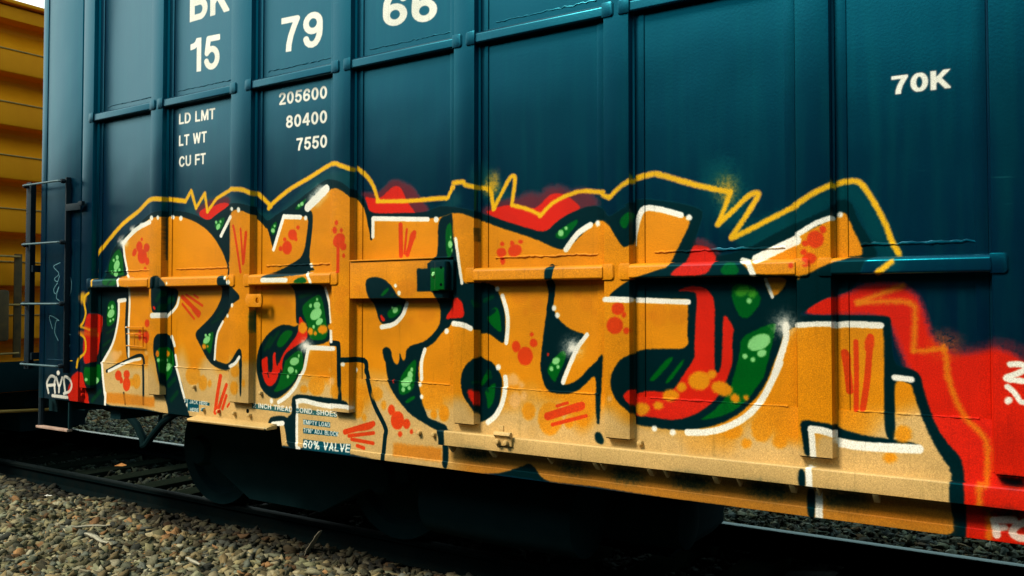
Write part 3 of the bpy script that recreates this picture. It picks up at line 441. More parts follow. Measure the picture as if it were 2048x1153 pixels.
def carmat(name, img):
    m, nt, bs = newmat(name)
    base = ramp(nt, noise_node(nt, 1.1, 5), [(.3, BLUE1), (.7, BLUE2)])
    streak = ramp(nt, noise_node(nt, 3, 4, .6, vec=(6, 6, .5)), [(.45, (0, 0, 0)), (.75, (1, 1, 1))])
    base = mixc(nt, streak, base, (0.0005, 0.016, 0.026))
    scr = ramp(nt, noise_node(nt, 9, 6, .7, vec=(.35, 1, 5)), [(.66, (0, 0, 0)), (.74, (1, 1, 1))])
    sm = nd(nt, 'ShaderNodeMath', operation='MULTIPLY'); nt.links.new(scr, sm.inputs[0]); sm.inputs[1].default_value = .4
    base = mixc(nt, sm.outputs[0], base, (0.008, 0.07, 0.085))
    rust = ramp(nt, noise_node(nt, 2.6, 7, .75, vec=(4, 4, .45)), [(.66, (0, 0, 0)), (.78, (1, 1, 1))])
    rm = nd(nt, 'ShaderNodeMath', operation='MULTIPLY'); nt.links.new(rust, rm.inputs[0]); rm.inputs[1].default_value = .35
    base = mixc(nt, rm.outputs[0], base, (0.022, 0.034, 0.034))
    rough = .33
    if img:
        uv = nd(nt, 'ShaderNodeUVMap'); uv.uv_map = 'UVMap'
        t = nd(nt, 'ShaderNodeTexImage'); t.image = img; t.extension = 'CLIP'; t.interpolation = 'Linear'
        nt.links.new(uv.outputs[0], t.inputs[0])
        g = ramp(nt, noise_node(nt, 240, 2, .6), [(.25, (.70, .70, .70)), (.75, (1.20, 1.20, 1.20))])
        dirt = ramp(nt, noise_node(nt, 2.2, 6, .65, vec=(1, 1, 1.6)), [(.3, (.74, .76, .74)), (.6, (1, 1, 1))])
        pc = mixc(nt, 1.0, t.outputs['Color'], g, 'MULTIPLY'); pc = mixc(nt, 1.0, pc, dirt, 'MULTIPLY')
        run = ramp(nt, noise_node(nt, 7, 5, .7, vec=(5, 5, .35)), [(.30, (.62, .66, .62)), (.42, (1, 1, 1))]); pc = mixc(nt, .6, pc, mixc(nt, 1.0, pc, run, 'MULTIPLY'))
        base = mixc(nt, t.outputs['Alpha'], base, pc)
        r2 = nd(nt, 'ShaderNodeMapRange'); r2.inputs[3].default_value = 1.25; r2.inputs[4].default_value = .2
        nt.links.new(t.outputs['Alpha'], r2.inputs[0]); nt.links.new(r2.outputs[0], bs.inputs['Specular IOR Level'])
        r = nd(nt, 'ShaderNodeMapRange'); r.inputs[3].default_value = .29; r.inputs[4].default_value = .5
        nt.links.new(t.outputs['Alpha'], r.inputs[0]); nt.links.new(r.outputs[0], bs.inputs['Roughness'])
    else: bs.inputs['Roughness'].default_value = rough
    g2 = ramp(nt, noise_node(nt, 210, 2, .7), [(.3, (.72, .72, .72)), (.7, (1.22, 1.22, 1.22))])
    nt.links.new(mixc(nt, .8, base, mixc(nt, 1.0, base, g2, 'MULTIPLY')), bs.inputs['Base Color'])
    bs.inputs['IOR'].default_value = 1.5; bs.inputs['Specular IOR Level'].default_value = .75; bs.inputs['Specular Tint'].default_value = (.0, .70, 1, 1)
    bump(nt, bs, noise_node(nt, 90, 2), .10, .003); bump(nt, bs, noise_node(nt, 1.3, 2), .45, .020)
    return m
def simple(name, c1, c2, scale=6, rough=.8, metal=0, bstr=.3, bd=.004, vec=(1, 1, 1), bscale=None, spec=.5):
    m, nt, bs = newmat(name)
    nt.links.new(ramp(nt, noise_node(nt, scale, 6, .65, vec=vec), [(.32, c1), (.68, c2)]), bs.inputs['Base Color'])
    bs.inputs['Roughness'].default_value = rough; bs.inputs['Metallic'].default_value = metal; bs.inputs['Specular IOR Level'].default_value = spec
    if bstr: bump(nt, bs, noise_node(nt, bscale or scale * 4, 5, .6, vec=vec), bstr, bd)
    return m
IMG_A = make_image('spray_paint_panel', 0.0)
IMG_B = make_image('spray_paint_post', -0.047)
M_A, M_B, M_BLUE = carmat('blue_paint_sprayed_panel', IMG_A), carmat('blue_paint_sprayed_post', IMG_B), carmat('blue_paint', None)
M_UNDER = simple('underframe_black', (.002, .016, .020), (.005, .020, .024), 8, .9, spec=.04)
M_DARK = simple('rubber_black', (.0012, .010, .012), (.002, .011, .013), 20, .85, spec=.04)
M_YEL = simple('amber_car_paint', (.86, .25, .002), (.95, .30, .003), 3, .6, bstr=.25, vec=(1, 1, .4), spec=.1)
M_YDIRT = simple('grimy_amber_paint', (.05, .028, .008), (.16, .075, .012), 5, .7)
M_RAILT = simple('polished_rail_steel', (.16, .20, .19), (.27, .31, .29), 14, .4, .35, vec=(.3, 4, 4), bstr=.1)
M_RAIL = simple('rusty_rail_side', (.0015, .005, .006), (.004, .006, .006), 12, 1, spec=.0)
M_RAIL_SHADE = simple('shaded_rail_steel', (.001, .004, .005), (.006, .010, .010), 9, .6, .2, vec=(.6, 4, 4), bstr=.1, spec=.05)  # near rail head: under-car shade put into the steel colour
M_WOOD = simple('creosoted_sleeper_wood', (.003, .007, .006), (.012, .016, .011), 9, 1, vec=(10, .7, 10), bstr=.8, bd=.01, spec=.0)
M_GROUND = simple('ballast_bed', (.014, .018, .016), (.05, .048, .036), 30, .95, bstr=1, bd=.03, spec=.1)
M_BLOCKER = simple('blocker_dark', (.004, .009, .006), (.016, .026, .014), 3, .95, bstr=1, bd=.1, spec=.05)  # dark surface of the added, unseen sky blocker
M_TREAD = simple('worn_step_steel', (.26, .17, .13), (.42, .30, .24), 18, .6, .1)
M_STICK = simple('weathered_wood', (.16, .16, .12), (.34, .33, .25), 20, .9, vec=(.6, 8, 8))
M_TRASH = simple('dirty_white_plastic', (.45, .46, .42), (.7, .7, .64), 15, .6)
M_PLATE = simple('rusted_sheet_metal', (.14, .13, .09), (.30, .27, .20), 12, .7, .2)
M_LEAF = simple('dry_leaf', (.34, .13, .03), (.5, .22, .05), 20, .8)
M_HOLE = simple('dark_void', (.001, .004, .005), (.0015, .005, .006), 5, .95, bstr=0, spec=0)
def rockmat():
    m, nt, bs = newmat('ballast_stone')
    a = nd(nt, 'ShaderNodeVertexColor'); a.layer_name = 'Col'
    g = ramp(nt, noise_node(nt, 60, 5, .7), [(.3, (.62, .62, .6)), (.7, (1.15, 1.15, 1.12))])
    nt.links.new(mixc(nt, 1.0, a.outputs[0], g, 'MULTIPLY'), bs.inputs['Base Color']); bs.inputs['Roughness'].default_value = .9; bs.inputs['Specular IOR Level'].default_value = .2
    bump(nt, bs, noise_node(nt, 120, 4), .5, .004); return m
M_ROCK = rockmat()
M_CREAM = simple('cream_spray', (.40, .28, .11), (.55, .41, .18), 30, .6, spec=.2)

# ------------------------------------------------------------------ mesh helpers
class MB:
    def __init__(s): s.v = []; s.f = []
    def add(s, v, f): n = len(s.v); s.v += [tuple(map(float, q)) for q in v]; s.f += [[i + n for i in q] for q in f]; return s
    def box(s, x0, x1, y0, y1, z0, z1):
        return s.add([(x, y, z) for x in (x0, x1) for y in (y0, y1) for z in (z0, z1)], [(0, 1, 3, 2), (4, 6, 7, 5), (0, 4, 5, 1), (2, 3, 7, 6), (0, 2, 6, 4), (1, 5, 7, 3)])
    def prism(s, pts, ax, a, b):
        """pts 2-D outline in the two axes other than ax"""
        def mk(p, t): q = list(p); q.insert(ax, t); return q
        n = len(pts)
        return s.add([mk(p, a) for p in pts] + [mk(p, b) for p in pts], [list(range(n)), list(range(2 * n - 1, n - 1, -1))] + [(i, n + i, n + (i + 1) % n, (i + 1) % n) for i in range(n)])
    def tube(s, pts, r, n=8, cap=True):
        P = [Vector(p) for p in pts]; rings = []; rr = r if isinstance(r, (list, tuple)) else [r] * len(P)
        u = None
        for i, p in enumerate(P):
            t = (P[min(i + 1, len(P) - 1)] - P[max(i - 1, 0)]).normalized()
            if u is None: u = t.orthogonal().normalized()
            u = (u - t * u.dot(t)).normalized(); w_ = t.cross(u)
            rings.append([p + (u * math.cos(k * 2 * math.pi / n) + w_ * math.sin(k * 2 * math.pi / n)) * rr[i] for k in range(n)])
        v = [q for R in rings for q in R]; f = []
        for i in range(len(P) - 1):
            for k in range(n): f.append((i * n + k, i * n + (k + 1) % n, (i + 1) * n + (k + 1) % n, (i + 1) * n + k))
        if cap: f += [list(range(n - 1, -1, -1)), [(len(P) - 1) * n + k for k in range(n)]]
        return s.add(v, f)
    def lathe(s, c, ax, prof, n=32):
        """prof: (radius, offset along axis) pairs, axis through c"""
        v = []; o = [i for i in range(3) if i != ax]
        for r, h in prof:
            for k in range(n):
                q = list(c); q[ax] += h; q[o[0]] += r * math.cos(2 * math.pi * k / n); q[o[1]] += r * math.sin(2 * math.pi * k / n); v.append(q)
        f = [(i * n + k, i * n + (k + 1) % n, (i + 1) * n + (k + 1) % n, (i + 1) * n + k) for i in range(len(prof) - 1) for k in range(n)]
        return s.add(v, f + [list(range(n)), [(len(prof) - 1) * n + k for k in range(n)]])
    def build(s, name, mat, parent=None, bevel=0, seg=2, smooth=False, uv=True, angle=35):
        me = bpy.data.meshes.new(name); me.from_pydata(s.v, [], s.f)
        bm = bmesh.new(); bm.from_mesh(me); bmesh.ops.recalc_face_normals(bm, faces=bm.faces)
        if bevel:
            ed = [e for e in bm.edges if len(e.link_faces) == 2 and e.calc_face_angle(0) > R_(30)]
            bmesh.ops.bevel(bm, geom=ed, offset=bevel, segments=seg, affect='EDGES', profile=.6, clamp_overlap=True)
        for f in bm.faces: f.smooth = bool(smooth or bevel)
        for e in bm.edges:
            if len(e.link_faces) == 2 and e.calc_face_angle(0) > R_(angle): e.smooth = False
        if uv:
            L = bm.loops.layers.uv.new('UVMap')
            for f in bm.faces:
                for l in f.loops: l[L].uv = ((l.vert.co.x - X0) * RES / CW, (l.vert.co.z - Z0) * RES / CH)
        bm.to_mesh(me); bm.free(); me.materials.append(mat)
        o = bpy.data.objects.new(name, me); C.objects.link(o)
        if parent is not None:
            o.parent = parent; o.matrix_parent_inverse = Matrix.Translation(-parent.location) if parent.type == 'EMPTY' else Matrix()
        return o
def tag(o, label, cat=None, group=None, kind=None):
    o['label'] = label
    if cat: o['category'] = cat
    if group: o['group'] = group
    if kind: o['kind'] = kind
    return o
def thing(name, loc, label, cat, group=None):
    o = bpy.data.objects.new(name, None); C.objects.link(o); o.location = loc; o.empty_display_size = .3
    return tag(o, label, cat, group)
def struct(o): o['kind'] = 'structure'; return o
def bolt(parent, x, y, z, r=.015, h=.014, mat=None, name='bolt'):
    return MB().lathe((x, y, z), 1, [(r * .98, 0.003), (r, -h * .5), (r * .8, -h), (r * .3, -h * 1.12)], 10 if r > .012 else 6).build(name, mat or M_B, parent, smooth=True)

# ------------------------------------------------------------------ setting
def grid(x0, x1, y0, y1, nx, ny, fz):
    m = MB(); xs = np.linspace(x0, x1, nx); ys = np.linspace(y0, y1, ny)
    m.add([(x, y, fz(x, y)) for y in ys for x in xs], [(j * nx + i, j * nx + i + 1, (j + 1) * nx + i + 1, (j + 1) * nx + i) for j in range(ny - 1) for i in range(nx - 1)])
    return m
g = MB().add([(-400, -400, -.09), (400, -400, -.09), (400, 400, -.09), (-400, 400, -.09)], [(0, 1, 2, 3)]).build('ground', M_GROUND, uv=False); struct(g)
bed = grid(-18, 6, -5.8, 7.5, 240, 130, lambda x, y: -.045 + .03 * noise.noise(Vector((x * 1.3, y * 1.3, 0))) + .02 * noise.noise(Vector((x * 5, y * 5, 3))) - (.03 if .74 < y < 2.6 else 0) + .05 * max(0, min(1, (y - .0) / .25)) * max(0, min(1, (.76 - y) / .06))).build('ballast_bed', M_GROUND, uv=False, smooth=True); struct(bed)
blocker = grid(-45, 30, -12, -5.6, 110, 30, lambda x, y: -.12 + 5.1 * (1 - min(1, max(0, (y + 7.6) / 2.0)) ** 1.5) * 1.0 + .5 * noise.noise(Vector((x * .9, y * .9, 1))) * min(1, (-5.6 - y))).build('sky_blocker', M_BLOCKER, uv=False, smooth=True); struct(blocker)  # unseen dark bank added behind the camera to block low sky and shape reflections

def rocks(name, label, zones, seed):
    rg = np.random.default_rng(seed)
    bm = bmesh.new(); bmesh.ops.create_cube(bm, size=1.35); bmesh.ops.bevel(bm, geom=list(bm.verts), offset=.42, segments=1, affect='VERTICES'); bmesh.ops.triangulate(bm, faces=bm.faces); bm.verts.index_update(); bm.verts.ensure_lookup_table()
    ico = np.array([v.co[:] for v in bm.verts]); tri = np.array([[v.index for v in f.verts] for f in bm.faces]); bm.free()
    V = []; Cc = []
    pal = np.array([(.30, .28, .19), (.25, .27, .20), (.19, .22, .18), (.33, .29, .18), (.26, .21, .12), (.23, .25, .17), (.15, .18, .17), (.36, .34, .25), (.22, .22, .14), (.28, .26, .16), (.26, .27, .21), (.20, .20, .13), (.34, .20, .10), (.16, .19, .19), (.40, .40, .33)])
    for (x0, x1, y0, y1, dens, smin, smax, ok, tint) in zones:
        n = int((x1 - x0) * (y1 - y0) * dens); x = rg.uniform(x0, x1, n); y = rg.uniform(y0, y1, n); k = ok(x, y); x = x[k]; y = y[k]; n = len(x)
        s = smin + (smax - smin) * rg.random(n) ** 2.2
        jit = 1 + .22 * rg.standard_normal((n, len(ico), 1)); q = ico[None] * np.clip(jit, .55, 1.45)
        q = q + .30 * (rg.random((n, 1, 3)) - .5) * q[..., [1, 2, 0]]
        q = q * (np.stack([rg.uniform(1.0, 2.1, n), rg.uniform(.8, 1.3, n), rg.uniform(.45, .9, n)], 1)[:, None] * s[:, None, None])
        a = rg.uniform(0, 6.283, n); t = rg.normal(0, .45, n); ca, sa, ct, st = np.cos(a)[:, None], np.sin(a)[:, None], np.cos(t)[:, None], np.sin(t)[:, None]
        X, Y, Z = q[..., 0], q[..., 1], q[..., 2]; X, Z = X * ct + Z * st, -X * st + Z * ct; X, Y = X * ca - Y * sa, X * sa + Y * ca
        zb = -.045 + rg.uniform(0, .03, n) + s * .2 + .016 * (np.sin(x * 5.1 + 2 * np.sin(y * 4)) * np.sin(y * 6.3 + x * 1.7)) * (y < .75) + .05 * np.clip(y / .25, 0, 1) * np.clip((.78 - y) / .06, 0, 1)
        V.append(np.stack([X + x[:, None], Y + y[:, None], Z + zb[:, None]], 2).reshape(-1, 3))
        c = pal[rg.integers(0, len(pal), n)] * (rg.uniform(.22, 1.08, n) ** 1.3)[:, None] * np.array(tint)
        rail_shade = np.clip((np.sin(x * 2.3 + 1.5 * np.sin(y * 3 + x)) * .35 + np.sin(x * 7.1 - y * 5) * .2 + (y - .42) * 2.6) * 2.2, 0, 1) * (y < .75)   # car shade beside the rail put into the stone colour, broken into patches
        c = c * (1 - .80 * rail_shade[:, None]); Cc.append(np.repeat(c, len(ico), 0))
    V = np.concatenate(V); Cc = np.concatenate(Cc); n = len(V) // len(ico)
    F = (tri[None] + (np.arange(n) * len(ico))[:, None, None]).reshape(-1)
    me = bpy.data.meshes.new(name); me.vertices.add(len(V)); me.vertices.foreach_set('co', V.astype(np.float32).ravel())
    me.loops.add(len(F)); me.loops.foreach_set('vertex_index', F.astype(np.int32)); me.polygons.add(len(F) // 3)
    me.polygons.foreach_set('loop_start', np.arange(0, len(F), 3, dtype=np.int32)); me.polygons.foreach_set('loop_total', np.full(len(F) // 3, 3, np.int32)); me.update(calc_edges=True)
    ca = me.color_attributes.new('Col', 'FLOAT_COLOR', 'POINT'); ca.data.foreach_set('color', np.concatenate([Cc, np.ones((len(Cc), 1))], 1).astype(np.float32).ravel())
    me.materials.append(M_ROCK); o = bpy.data.objects.new(name, me); C.objects.link(o); tag(o, label, kind='stuff'); return o
front = lambda x, y: (y > -1.15 + (x + 5.6) * .66) & (y < .66) | ((y > -1.15 + (x + 5.6) * .66) & (x < -1.5) & (y < .70))
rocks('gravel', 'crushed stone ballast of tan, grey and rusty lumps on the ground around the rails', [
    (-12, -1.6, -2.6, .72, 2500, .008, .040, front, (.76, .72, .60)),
    (-10, -2.0, .92, 2.2, 420, .012, .034, lambda x, y: x > -99, (.10, .14, .12)),  # oily stones between the rails, under-car shade also put into the tint
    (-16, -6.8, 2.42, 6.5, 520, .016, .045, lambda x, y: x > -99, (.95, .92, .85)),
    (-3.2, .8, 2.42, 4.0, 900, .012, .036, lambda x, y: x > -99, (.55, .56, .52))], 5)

RG = 'steel rails of the track'
def rail(y, label, mt):
    t = thing('rail', (-7, y, .02), label, 'rail', None)
    MB().prism([(y - .07, .02), (y + .07, .02), (y + .07, .03), (y + .012, .05), (y + .012, .13), (y + .034, .14), (y + .034, .158), (y - .034, .158), (y - .034, .14), (y - .012, .13), (y - .012, .05), (y - .07, .03)], 0, -30, 12).build('web', M_RAIL, t)
    MB().box(-30, 12, y - .033, y + .033, .158, .170)  .build('rail_head', mt, t, bevel=.004)
rail(.81, 'nearer rail, dark and mostly hidden in shade under the near side of the boxcar', M_RAIL_SHADE)
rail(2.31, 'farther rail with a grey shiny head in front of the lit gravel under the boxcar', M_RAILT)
sl0 = None
for i in range(30):
    x = -14.2 + i * .54
    dx = RNG.normal(0, .02)
    if sl0 is None:
        m = MB().box(-.115, .115, -1.3, 1.3, -.16, 0); sl0 = m.build('railway_sleeper', M_WOOD, bevel=.012); o = sl0
    else: o = sl0.copy(); C.objects.link(o)
    o.location = (x + dx, 1.56, .018); o.rotation_euler = (0, 0, RNG.normal(0, .012))
    tag(o, 'dark wooden sleeper lying crosswise beneath the rails in the shade', 'sleeper', 'wooden sleepers under the two rails')

# ------------------------------------------------------------------ blue boxcar
car = thing('boxcar', (-1.5, 1.55, .17), 'dark blue ribbed freight boxcar covered in amber, green and red graffiti letters', 'boxcar')
XE = 4.2; ZT = 4.75
MB().prism([(-6.485, ZT), (-6.485, .965), (-4.97, .952), (-3.95, .952), (-3.93, .832), (XE, .832), (XE, ZT)], 1, 0, .05).build('side_panel', M_A, car, bevel=.004)
sp = MB().prism([(-6.48, 1.256), (-6.48, .967), (-4.97, .954), (-3.948, .954), (-3.928, .834), (XE - .01, .834), (XE - .01, 1.256)], 1, -.0075, -.0005).build('lower_sheet', M_A, car)
b = MB(); b.box(-6.485, XE, .052, 3.2, 1.0, ZT).build('body_shell', M_BLUE, car)
MB().box(-6.50, XE, -.05, 3.25, ZT + .002, ZT + .10).build('roof', M_BLUE, car, bevel=.01)
MB().prism([(-6.50, -.045), (-5.990, -.045), (-5.975, -.004), (-6.50, -.004)], 2, .972, ZT).build('corner_post', M_B, car, bevel=.004)
MB().box(-6.505, -6.44, -.049, -.0455, .972, ZT).build('corner_strip', M_B, car, bevel=.0015)
RIBS = [(-5.929, -5.801), (-5.133, -5.009), (-4.329, -4.150), (-3.474, -3.341), (-2.636, -2.511), (-1.801, -1.679), (-.963, -.835), (-.297, -.020), (.62, .74), (1.45, 1.57), (2.28, 2.40), (3.11, 3.23)]
K = 3.453 / 3.43; RIBS = [(a * K, c * K) for a, c in RIBS]
for i, (a, c) in enumerate(RIBS):
    m = MB().prism([(a - .012, -.001), (a - .012, -.006), (a - .004, -.016), (a, -.047), (c, -.047), (c + .004, -.016), (c + .012, -.006), (c + .012, -.001)], 2, 1.074, ZT - .01)
    po = m.build('side_post', M_B, car, bevel=.0035)
    for e0, e1 in ((a - .055, a - .0125), (c + .0125, c + .055)): MB().box(e0, e1, -.0055, -.001, 1.078, ZT - .02).build('flange', M_A, po, bevel=.002)
    MB().box(a + .006, c - .006, -.042, -.010, 1.070, 1.0735).build('post_opening', M_HOLE, car)
def ledge(x0, x1, z0, z1, tabs=True, d=0.0):
    m = MB().prism([(-.004, z0), (-.055 + d, z0), (-.061 + d, z0 + .006), (-.060 + d, z1 - .012), (-.050 + d, z1), (-.004, z1 + .006)], 0, x0 + .002, x1 - .002)
    l = m.build('side_stiffener', M_B, car, bevel=.006, seg=3)
    for s_, xx in ((-1, x0), (1, x1)):
        if not tabs: continue
        zc = (z0 + z1) / 2; h = (z1 - z0) / 2 + .004; e = xx + s_ * .034
        pts = [(xx - s_ * .006, zc - h)] + [(e + s_ * .014 * math.sin(t), zc + math.copysign(1, t - 1.571) * (h - .014) - .014 * math.cos(t)) for t in np.linspace(0, math.pi, 9)] + [(xx - s_ * .006, zc + h)]
        MB().prism(pts, 1, -.0545, -.0478).build('end_tab', M_B, l, bevel=.0025)
        # fillet weld round the tab
        MB().tube([(p[0] + s_ * .001, -.0478, p[1]) for p in pts[1:-1]], .003, 6).build('weld_bead', M_B, l, smooth=True)
for i in range(len(RIBS) - 1):
    x0, x1 = RIBS[i][1], RIBS[i + 1][0]
    ledge(x0, x1, 2.943, 3.001, d=.013)
    if i != 3 and i < 8: ledge(x0, x1, 1.772, 1.834)
    elif i >= 8: ledge(x0, x1, 1.772, 1.834)
def bead(x0, x1, z, r, name='weld_seam', y=-.001, j=.0018):
    n = int((x1 - x0) / .016); pts = []; rr = []
    for k in range(n + 1):
        pts.append((x0 + (x1 - x0) * k / n, y, z + RNG.normal(0, j))); rr.append(max(.0012, r + RNG.normal(0, r * .25)))
    return MB().tube(pts, rr, 7).build(name, M_A, car, smooth=True)
for i in range(8):
    x0, x1 = RIBS[i][1] + .10, RIBS[i + 1][0] - .05
    if i != 3: bead(x0, x1, 1.887, .0050)
    bead(x0 - .02, x1, 1.2565, .0042, y=-.0065, j=.0006)
    bead(x0, x1, 3.045, .003)
bead(-6.40, -6.05, 1.256, .003, y=-.045, j=.0006)
# raised box between the fourth and fifth posts, with the green latch
bx = MB().prism([(-3.358, 1.890), (-3.358, 1.690), (-2.682, 1.690), (-2.682, 1.888)], 1, -.050, -.002).build('stiffener_box', M_B, car, bevel=.005, seg=3)
MB().box(-3.355, -2.66, -.058, -.003, 1.8905, 1.898).build('box_lip', M_B, bx, bevel=.003)
lt = MB().box(-2.785, -2.642, -.066, -.0505, 1.728, 1.880).build('latch', M_B, car, bevel=.003)
MB().prism([(-2.735, -.0665), (-2.735, -.094), (-2.728, -.100), (-2.668, -.100), (-2.662, -.094), (-2.662, -.0665), (-2.668, -.0665), (-2.668, -.092), (-2.729, -.092), (-2.729, -.0665)], 2, 1.733, 1.872).build('channel', M_B, lt, bevel=.0015)
for z in (1.757, 1.842): MB().lathe((-2.69, -.1005, z), 1, [(.0075, 0), (.0075, -.0006)], 14).build('hole', M_HOLE, lt)
M_LG = simple('light_green_spray', (.16, .46, .16), (.22, .58, .22), 20, .5)
MB().lathe((-2.752, -.067, 1.808), 1, [(.016, 0), (.016, -.012), (.008, -.022)], 6).build('lug', M_LG, lt, smooth=True)
# tow plate with its eye
m = MB(); oc = [(-4.190, 1.644), (-4.058, 1.644), (-4.042, 1.660), (-4.042, 1.705), (-4.058, 1.720), (-4.190, 1.720)]
hx, hz, hr = -4.080, 1.682, .015; N = 16; ring = [(hx + hr * math.cos(2 * math.pi * k / N), hz + hr * 1.15 * math.sin(2 * math.pi * k / N)) for k in range(N)]
def outer(k):
    a = 2 * math.pi * k / N; dx, dz = math.cos(a), math.sin(a); t = 9
    if dx > 0: t = min(t, (-4.042 - hx) / dx)
    if dx < 0: t = min(t, (-4.190 - hx) / dx)
    if dz > 0: t = min(t, (1.720 - hz) / dz)
    if dz < 0: t = min(t, (1.644 - hz) / dz)
    x, z = hx + dx * t, hz + dz * t
    if x > -4.060: x -= .008 * (abs(z - hz) > .03)
    return x, z
outr = [outer(k) for k in range(N)]
v = [(p[0], y, p[1]) for y in (-.070, -.058) for p in ring + outr]; f = []
for k in range(N):
    k2 = (k + 1) % N
    f += [(k, k2, N + k2, N + k), (2 * N + k, 3 * N + k, 3 * N + k2, 2 * N + k2), (N + k, N + k2, 3 * N + k2, 3 * N + k), (k, 2 * N + k, 2 * N + k2, k2)]
MB().add(v, f).build('tow_plate', M_B, car, bevel=.0015)
MB().box(-4.188, -4.152, -.0575, -.0480, 1.650, 1.716).build('tow_plate_pad', M_B, car)
# placard holder of bent wire
ph = MB().tube([(-5.464, -.02, 1.504), (-5.268, -.02, 1.506), (-5.265, -.02, 1.379), (-5.451, -.02, 1.380)], .0045, 6).build('placard_holder', M_A, car, smooth=True)
MB().tube([(-5.452, -.02, 1.461), (-5.276, -.02, 1.460)], .0035, 6).build('cross_wire', M_A, ph, smooth=True); MB().tube([(-5.363, -.02, 1.460), (-5.363, -.02, 1.381)], .003, 6).build('cross_wire', M_A, ph, smooth=True)
for q in ((-5.464, 1.504), (-5.451, 1.380), (-5.267, 1.44)): MB().tube([(q[0], -.02, q[1]), (q[0], -.004, q[1])], .004, 6).build('stud', M_A, ph, smooth=True)
# belt bar, its gussets and clamp
bar = MB().prism([(-.0046, 1.030), (-.083, 1.038), (-.088, 1.033), (-.088, .967), (-.080, .9645), (-.076, .967), (-.076, 1.026), (-.0046, 1.018)], 0, -2.725, XE - .03).build('belt_bar', M_B, car, bevel=.002)
for k, (a, c) in enumerate([(-2.656, -2.588), (-2.459, -2.398), (-2.086, -2.05), (-1.894, -1.84), (-1.815, -1.78), (-1.625, -1.58), (-1.515, -1.48), (-1.33, -1.291), (-1.201, -1.16), (-1.02, -.982), (-.891, -.85), (-.704, -.678)]):
    xm = a if k % 2 == 0 else c
    MB().prism([(-.084, .9638), (-.012, .9638), (-.030, .936), (-.048, .928)], 0, xm - (.004 if k % 2 == 0 else .016), xm + .005).build('gusset', M_CREAM, car, bevel=.001)
cl = MB().prism([(-.0885, 1.052), (-.098, 1.064), (-.112, 1.062), (-.118, 1.048), (-.104, 1.036), (-.100, 1.020), (-.100, .998), (-.0885, .994)], 0, -2.364, -2.272).build('clamp', M_B, car, bevel=.002)
for x, z in ((-2.348, 1.016), (-2.300, 1.014)): bolt(cl, x, -.1005, z, .014, .016)
MB().box(-2.373, -2.345, -.06, -.052, 1.045, 1.085).build('clamp_tab', M_B, cl, bevel=.002)
for x, z in ((-4.732, 1.141), (-4.638, 1.003), (-4.492, 1.003), (-4.346, 1.001), (-4.204, .999), (-4.107, 1.136), (-2.898, 1.001), (-2.802, .999), (-1.656, 1.058), (-5.98, 1.02), (-5.98, 1.06)):
    bolt(car, x, -.005, z, .0135, .022)
MB().lathe((-4.23, -.0080, 1.022), 1, [(.013, 0), (.013, -.0006)], 14).build('bolt_hole', M_HOLE, car)
# jacking pad, sill lip
MB().prism([(-.004, .964), (-.080, .950), (-.084, .944), (-.080, .934), (-.004, .934)], 0, -4.712, -3.975).build('jack_pad', M_B, car, bevel=.003)
MB().prism([(-.006, .873), (-.012, .868), (-.010, .835), (-.006, .834)], 0, -3.90, XE - .05).build('sill_lip', M_A, car, bevel=.001)
# corner ladder
def ladder(parent, x0, x1, y, zs, mat, stile, name='ladder', rr=.009):
    l = MB().box(x0 - .01, x0 + .055, y, y + .010, zs[-1] - .04, zs[0] + .03).build(name, mat, parent, bevel=.002)
    MB().box(x0 - .01, x0 - .002, y + .0105, y + .07, zs[-1] - .04, zs[0] + .03).build('stile_flange', mat, l, bevel=.002)
    MB().box(x1 - .008, x1 + .006, y + .004, y + .06, zs[-1] - .05, zs[0] + .03).build('stile', mat, l, bevel=.002)
    for z in zs:
        MB().tube([(x0, y - .012, z), (x0 + .02, y - .038, z), (x0 + .05, y - .042, z), (x1 - .05, y - .042, z), (x1 - .02, y - .038, z), (x1, y - .012, z)], rr, 8).build('rung', stile, l, smooth=True)
        for x in (x0 + .012, x1 - .005): MB().lathe((x, y - .012, z), 1, [(.017, .01), (.017, -.012), (.012, -.02)], 8).build('rung_bolt', mat, l, smooth=True)
    return l
M_RUNG = simple('worn_blue_steel', (.02, .06, .075), (.05, .12, .14), 14, .5)
M_LAD = simple('grimy_blue_steel', (.0004, .006, .012), (.001, .011, .018), 6, .6, spec=.2)
ld = ladder(car, -6.640, -6.118, -.085, (2.540, 2.102, 1.663, 1.220), M_LAD, M_RUNG, rr=.0075)
MB().box(-6.112, -5.93, -.082, -.074, 2.325, 2.375).build('bracket', M_LAD, ld, bevel=.002); MB().box(-5.955, -5.91, -.084, -.059, 2.355, 2.385).build('bracket_foot', M_LAD, ld, bevel=.002)
for z in (1.25, 1.9): MB().box(-6.60, -6.56, -.075, .0, z, z + .05).build('bracket', M_LAD, ld)
st = MB().tube([(-6.53, -.01, .99), (-6.53, -.012, .765)], .022, 8).build('sill_step', M_LAD, car, smooth=True)
MB().box(-6.545, -6.125, -.045, -.005, .748, .765).build('tread', M_TREAD, st, bevel=.003)
MB().box(-6.14, -6.125, -.03, -.01, .765, .97).build('step_hanger', M_UNDER, st)
